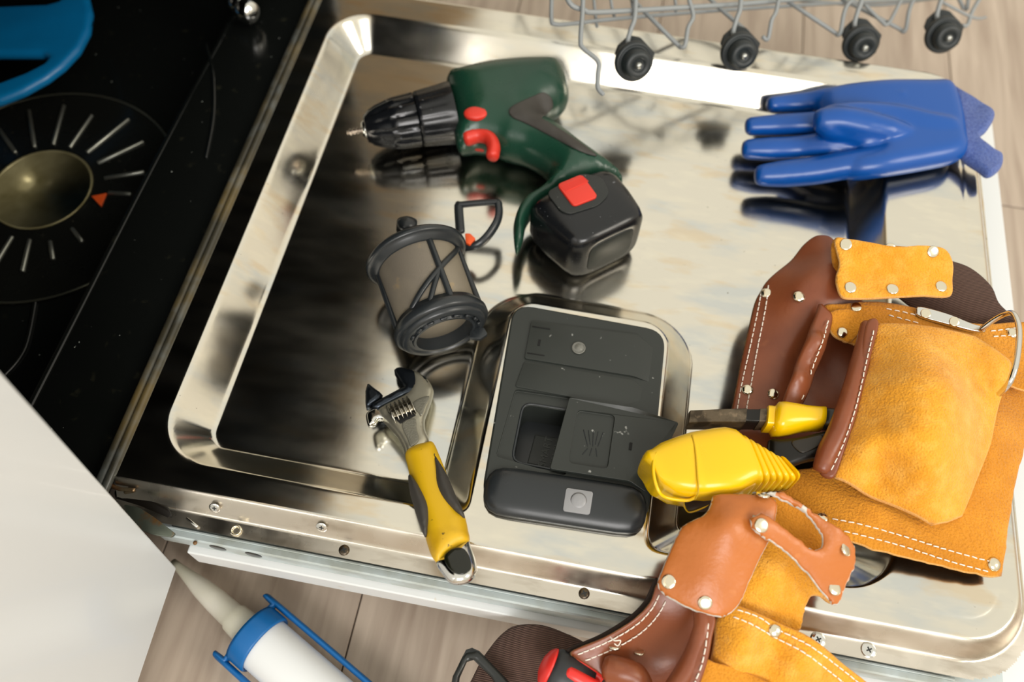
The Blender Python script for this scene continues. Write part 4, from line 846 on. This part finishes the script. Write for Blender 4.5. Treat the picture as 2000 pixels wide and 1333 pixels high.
# ------------------------------------------------------------------ belt on the floor side
tb = thing('tool_belt', 'brown webbing belt with black plastic buckle under the front tool pouch', 'belt', W(1050, 1300, -.05))
panel('webbing', [(985, 1235, -.045), (1010, 1222, -.040), (1060, 1222, -.036), (1110, 1240, -.034), (1150, 1262, -.032), (1180, 1300, -.035), (1180, 1400, -.05), (1000, 1420, -.06), (900, 1400, -.055), (930, 1310, -.05), (960, 1262, -.048)], WEB, tb, ctrl=[(1060, 1300, -.050), (1030, 1260, -.038), (1110, 1290, -.044)], thick=.006, r=.003, step=.006)
bk = [(876, 1370, -.035), (884, 1322, -.035), (910, 1270, -.034), (922, 1266, -.034), (936, 1272, -.034), (985, 1322, -.036), (1010, 1350, -.038), (985, 1370, -.036), (960, 1325, -.036), (925, 1290, -.034), (912, 1294, -.034), (898, 1325, -.035), (892, 1370, -.035)]
panel('buckle', bk, BLK, tb, thick=.007, r=.0025, step=.004, smooth=False, label='black plastic buckle frame')

# ------------------------------------------------------------------ screwdriver in the front pouch
sd = thing('screwdriver', 'red and black screwdriver handle sticking up from the front tool pouch', 'screwdriver', W(1120, 1310, -.03))
s0 = W(1066, 1302, -.012); s1 = W(1150, 1345, -.016); sx = unit(s1-s0); SL = np.linalg.norm(s1-s0)
obj('handle', *lathe([(.0135, .003), (.0152, .006), (.0155, .012), (.0145, .022), (.0135, .032), (.0130, SL*.8), (.011, SL)], s0, sx, 36), mat('screwdriver_black', '26282b', .45), sd)
obj('end_cap', *lathe([(0, -.004), (.006, -.0032), (.0110, -.0010), (.0135, .0015), (.0140, .0032)], s0, sx, 32), mat('bright_red', 'e0302a', .35), sd, label='red rounded end cap')
su = unit(np.cross(sx, (0, 0, 1))); sv = np.cross(su, sx); sv = sv if sv[2] > 0 else -sv
for k, a in enumerate((95, 35, 155, 215, 275, 335)):
    aa = math.radians(a); d_ = math.cos(aa)*su + math.sin(aa)*sv; obj('grip_stripe', *tube([s0 + sx*.014 + d_*.0118, s0 + sx*.020 + d_*.0116, s0 + sx*.030 + d_*.0108, s0 + sx*.036 + d_*.0102], .0048, 12, flat=1.), mat('bright_red', 'e0302a', .35), sd)
obj('brown_loop', *tube(catmull([W(1190, 1306, -.002), W(1215, 1312, .000), W(1240, 1322, -.002), W(1252, 1345, -.006)]), .009, 14), BRN, t2)

# ------------------------------------------------------------------ tape measure
tm = thing('tape_measure', 'bright yellow tape measure leaning on the tan leather strap', 'tape measure', W(1390, 930, 0))
def tms():
    S = []
    base = [(1263, 896, 953, .62), (1265, 887, 963, .76), (1270, 880, 970, .85), (1280, 876, 976, .8), (1298, 864, 986, .93), (1330, 852, 992, 1.), (1352, 845, 992, 1.02), (1356, 843.5, 992, 1.0), (1360, 843, 992, 1.02), (1400, 836, 990, 1.06), (1420, 834, 986, 1.06), (1440, 838, 976, 1.0), (1450, 846, 970, .96)]
    for k in range(6):
        x = 1454 + k*13; yt = 850 + k*7.2; yb = 969 - k*1.6; h = .92 - k*.07
        base += [(x, yt, yb, h), (x+4, yt+0, yb+1, h+.01), (x+8, yt+3, yb, h-.01), (x+11, yt+8, yb-4, h-.14)]
    base += [(1531, 891, 960, .74), (1535, 894, 958, .66), (1537, 900, 954, .5)]
    R_ = []
    for (x, yt, yb, h) in base:
        zc = .024; sl_ = .10
        T_ = W(x - 8, yt, .047); B_ = W(x + 6, yb, .020); c_ = (T_+B_)/2; c_[2] = .0335; wv_ = (T_-B_)/2; wv_[2] = 0; hz = .0225*h**.6
        ring = []
        for a in np.linspace(0, 2*math.pi, 44, endpoint=False):
            cc, ss = math.cos(a), math.sin(a); ex = .46
            ring.append(c_ + wv_*math.copysign(abs(cc)**ex, cc) + np.array([0, 0, hz*math.copysign(abs(ss)**ex, ss)]))
        R_.append(ring)
    return R_
obj('case', *loft(tms()), YEL, tm, sharp=70, label='ribbed yellow plastic case')
sm_ = [W(1352, 850, 0.0550), W(1358, 880, 0.0565), W(1362, 930, 0.0565), W(1364, 960, 0.0550), W(1358, 975, 0.0480)]
obj('case_seam', *tube(catmull(sm_, False, 5), .0006, 6), mat('seam_yellow', 'c09a08', .4), tm)
obj('case_rim', *tube(catmull([W(1300, 872, 0.0520), W(1280, 890, 0.0520), W(1276, 920, 0.0540), W(1284, 955, 0.0520), W(1300, 972, 0.0460), W(1340, 978, 0.0420), W(1358, 972, 0.0460)], False, 5), .0012, 8), YEL, tm)
obj('mouth', *prism(rpoly([W(1336, 984, .034), W(1392, 966, .040), W(1402, 974, .038), W(1386, 1000, .026), W(1345, 1002, .024)] if True else [W(1336, 982, 0.0300), W(1390, 964, 0.0380), (W(1400, 972, 0.0360)), W(1385, 1000, 0.0200), W(1345, 1000, 0.0180)], .002), .006, .0006, up=(0, -.8, .6)), mat('tape_mouth', '2a1c10', .4), tm)
obj('tape_blade', *tube(catmull([W(1336, 975, 0.0320), W(1338, 992, 0.0260), W(1348, 1000, 0.0240), W(1372, 992, 0.0280), W(1392, 980, 0.0320)]), .0009, 6, flat=2.), YEL, tm)
hk = [W(x, y, .036) for x, y in ((1514, 894), (1530, 896), (1532, 912), (1539, 920), (1541, 938), (1532, 946), (1526, 952), (1520, 930))]
obj('end_hook', *prism(hk, .002, .0003), YEL, tm)
obj('hook_slot', *prism(rpoly([W(x, y, .0366) for x, y in ((1519, 911), (1524, 912), (1527, 930), (1521, 932))], .0008), .002, .0), BLK, tm, False)

# ------------------------------------------------------------------ pincers with yellow grip, black tool
pc = thing('pincers', 'rusty steel pincers with bright yellow grip lying into the right pouch', 'pincers', W(1480, 820, .0))
def seg(P, hw, hz, name, m_, parent, ex=.5, sharp=None, zc=None):
    R_ = []
    for (x, y), a_, b_, z_ in zip(P, hw, hz, zc):
        c_ = W(x, y, z_); t_ = np.array([.03, 1., 0]); ring = []
        for a in np.linspace(0, 2*math.pi, 28, endpoint=False):
            cc, ss = math.cos(a), math.sin(a); ring.append(c_ + t_*a_*math.copysign(abs(cc)**ex, cc) + np.array([0, 0, b_*math.copysign(abs(ss)**ex, ss)]))
        R_.append(ring)
    return obj(name, *loft(R_), m_, parent, sharp=sharp)
seg([(1342, 821), (1344, 821), (1395, 820), (1452, 820)], [.0048, .0054, .0055, .0058], [.006, .007, .008, .009], 'jaw', RUST, pc, .2, 40, [0.0210, 0.0210, 0.0230, 0.0250])
seg([(1452, 820), (1458, 820), (1475, 820), (1480, 820)], [.0052, .0052, .0052, .0052], [.009, .0085, .0085, .009], 'pivot', IRON, pc, .2, 40, [.025]*4)
seg([(1478, 820), (1500, 819)], [.0056, .0058], [.009, .009], 'shank', RUST, pc, .2, 40, [0.0250, 0.0270])
seg([(1493, 819), (1494, 819), (1508, 820), (1510, 820)], [.0075, .0085, .0085, .0070], [.009, .010, .010, .009], 'guard', YEL, pc, .45, 50, [.029]*4)
seg([(1505, 820), (1507, 820), (1514, 820), (1526, 820), (1545, 820), (1570, 819), (1595, 819), (1606, 819)], [.004, .0085, .0122, .0125, .0115, .0095, .0088, .0088], [.004, .010, .014, .014, .013, .011, .010, .010], 'grip', YEL, pc, .75, None, [.030]*8)
seg([(1604, 819), (1620, 820), (1634, 820)], [.0080, .0078, .007], [.008, .008, .008], 'handle', BLK, pc, .7, None, [0.0310, 0.0330, 0.0330])
bt_ = thing('steel_wrench', 'black forged steel tool behind the yellow tape measure', 'tool', W(1540, 880, .0))
panel('shaft', [(1500, 862, .024), (1525, 860, .026), (1560, 856, .028), (1600, 846, .030), (1622, 842, .030), (1618, 870, .030), (1606, 896, .030), (1580, 902, .028), (1550, 912, .026), (1532, 920, .024), (1510, 920, .024), (1500, 900, .024)], IRON, bt_, thick=.012, r=.004, step=.004)
panel('pressed_recess', [(1545, 864, .0325), (1575, 856, .0345), (1606, 851, .0365), (1604, 868, .0365), (1580, 882, .0345), (1562, 884, .0335)], mat('iron_dull', '36332f', .4, .5), bt_, thick=.0016, r=.0008, step=.003)

# ------------------------------------------------------------------ caulking gun with cartridge
GUNB = mat('gun_blue', '0560a2', .4)
cg = thing('caulking_gun', 'blue caulking gun frame lying on the wood floor in front of the dishwasher', 'caulking gun', W(560, 1290, FZ))
ct = thing('sealant_cartridge', 'white sealant cartridge with long pointed nozzle held in the blue gun', 'cartridge', W(500, 1240, FZ))
zc = FZ + .027
g0 = W(500, 1246, zc); g1 = W(675, 1400, zc); gx = unit(g1-g0); gs = unit(np.cross((0, 0, 1), gx)); GR = .0245
obj('tube_body', *lathe([(.0224, -.004), (.0224, .004), (.0224, .20), (.02, .202)], g0, gx, 48), TUBEW, ct)
nz0 = g0 - gx*.004; ntip = W(338, 1098, FZ + .016); nd = unit(ntip-nz0); NL = np.linalg.norm(ntip-nz0)
obj('nozzle', *lathe([(.0135, 0), (.0130, .010), (.0120, NL*.22), (.0105, NL*.24), (.0098, NL*.45), (.0085, NL*.62), (.0048, NL*.85), (.0038, NL*.92), (.0030, NL)], nz0, nd, 30), NOZ, ct)
obj('end_band', *lathe([(.0232, -.006), (.0250, -.0065), (.0255, -.004), (.0255, .009), (.0250, .0105), (.0230, .0105), (.0228, .002)], g0, gx, 48, closed=True), GUNB, cg)
obj('end_disc', *lathe([(.0145, -.0068), (.0250, -.0068), (.0250, -.0052), (.0145, -.0052)], g0, gx, 40, closed=True), GUNB, cg)
for s_ in (-1, 1):
    P = [g0 + gs*s_*.0200 - gx*.0075, g0 + gs*s_*.0275 - gx*.006, g0 + gs*s_*.0290 + gx*.000, g0 + gs*s_*.0290 + gx*.21]
    v_, f__ = tube(catmull(P, False, 5), .0026, 10, flat=2.2, up=(0, 0, 1)); obj('side_rod', v_, f__, GUNB, cg)
print('objects', len(bpy.data.objects), 'tris', sum(len(o.data.polygons) for o in bpy.data.objects if o.type == 'MESH'))
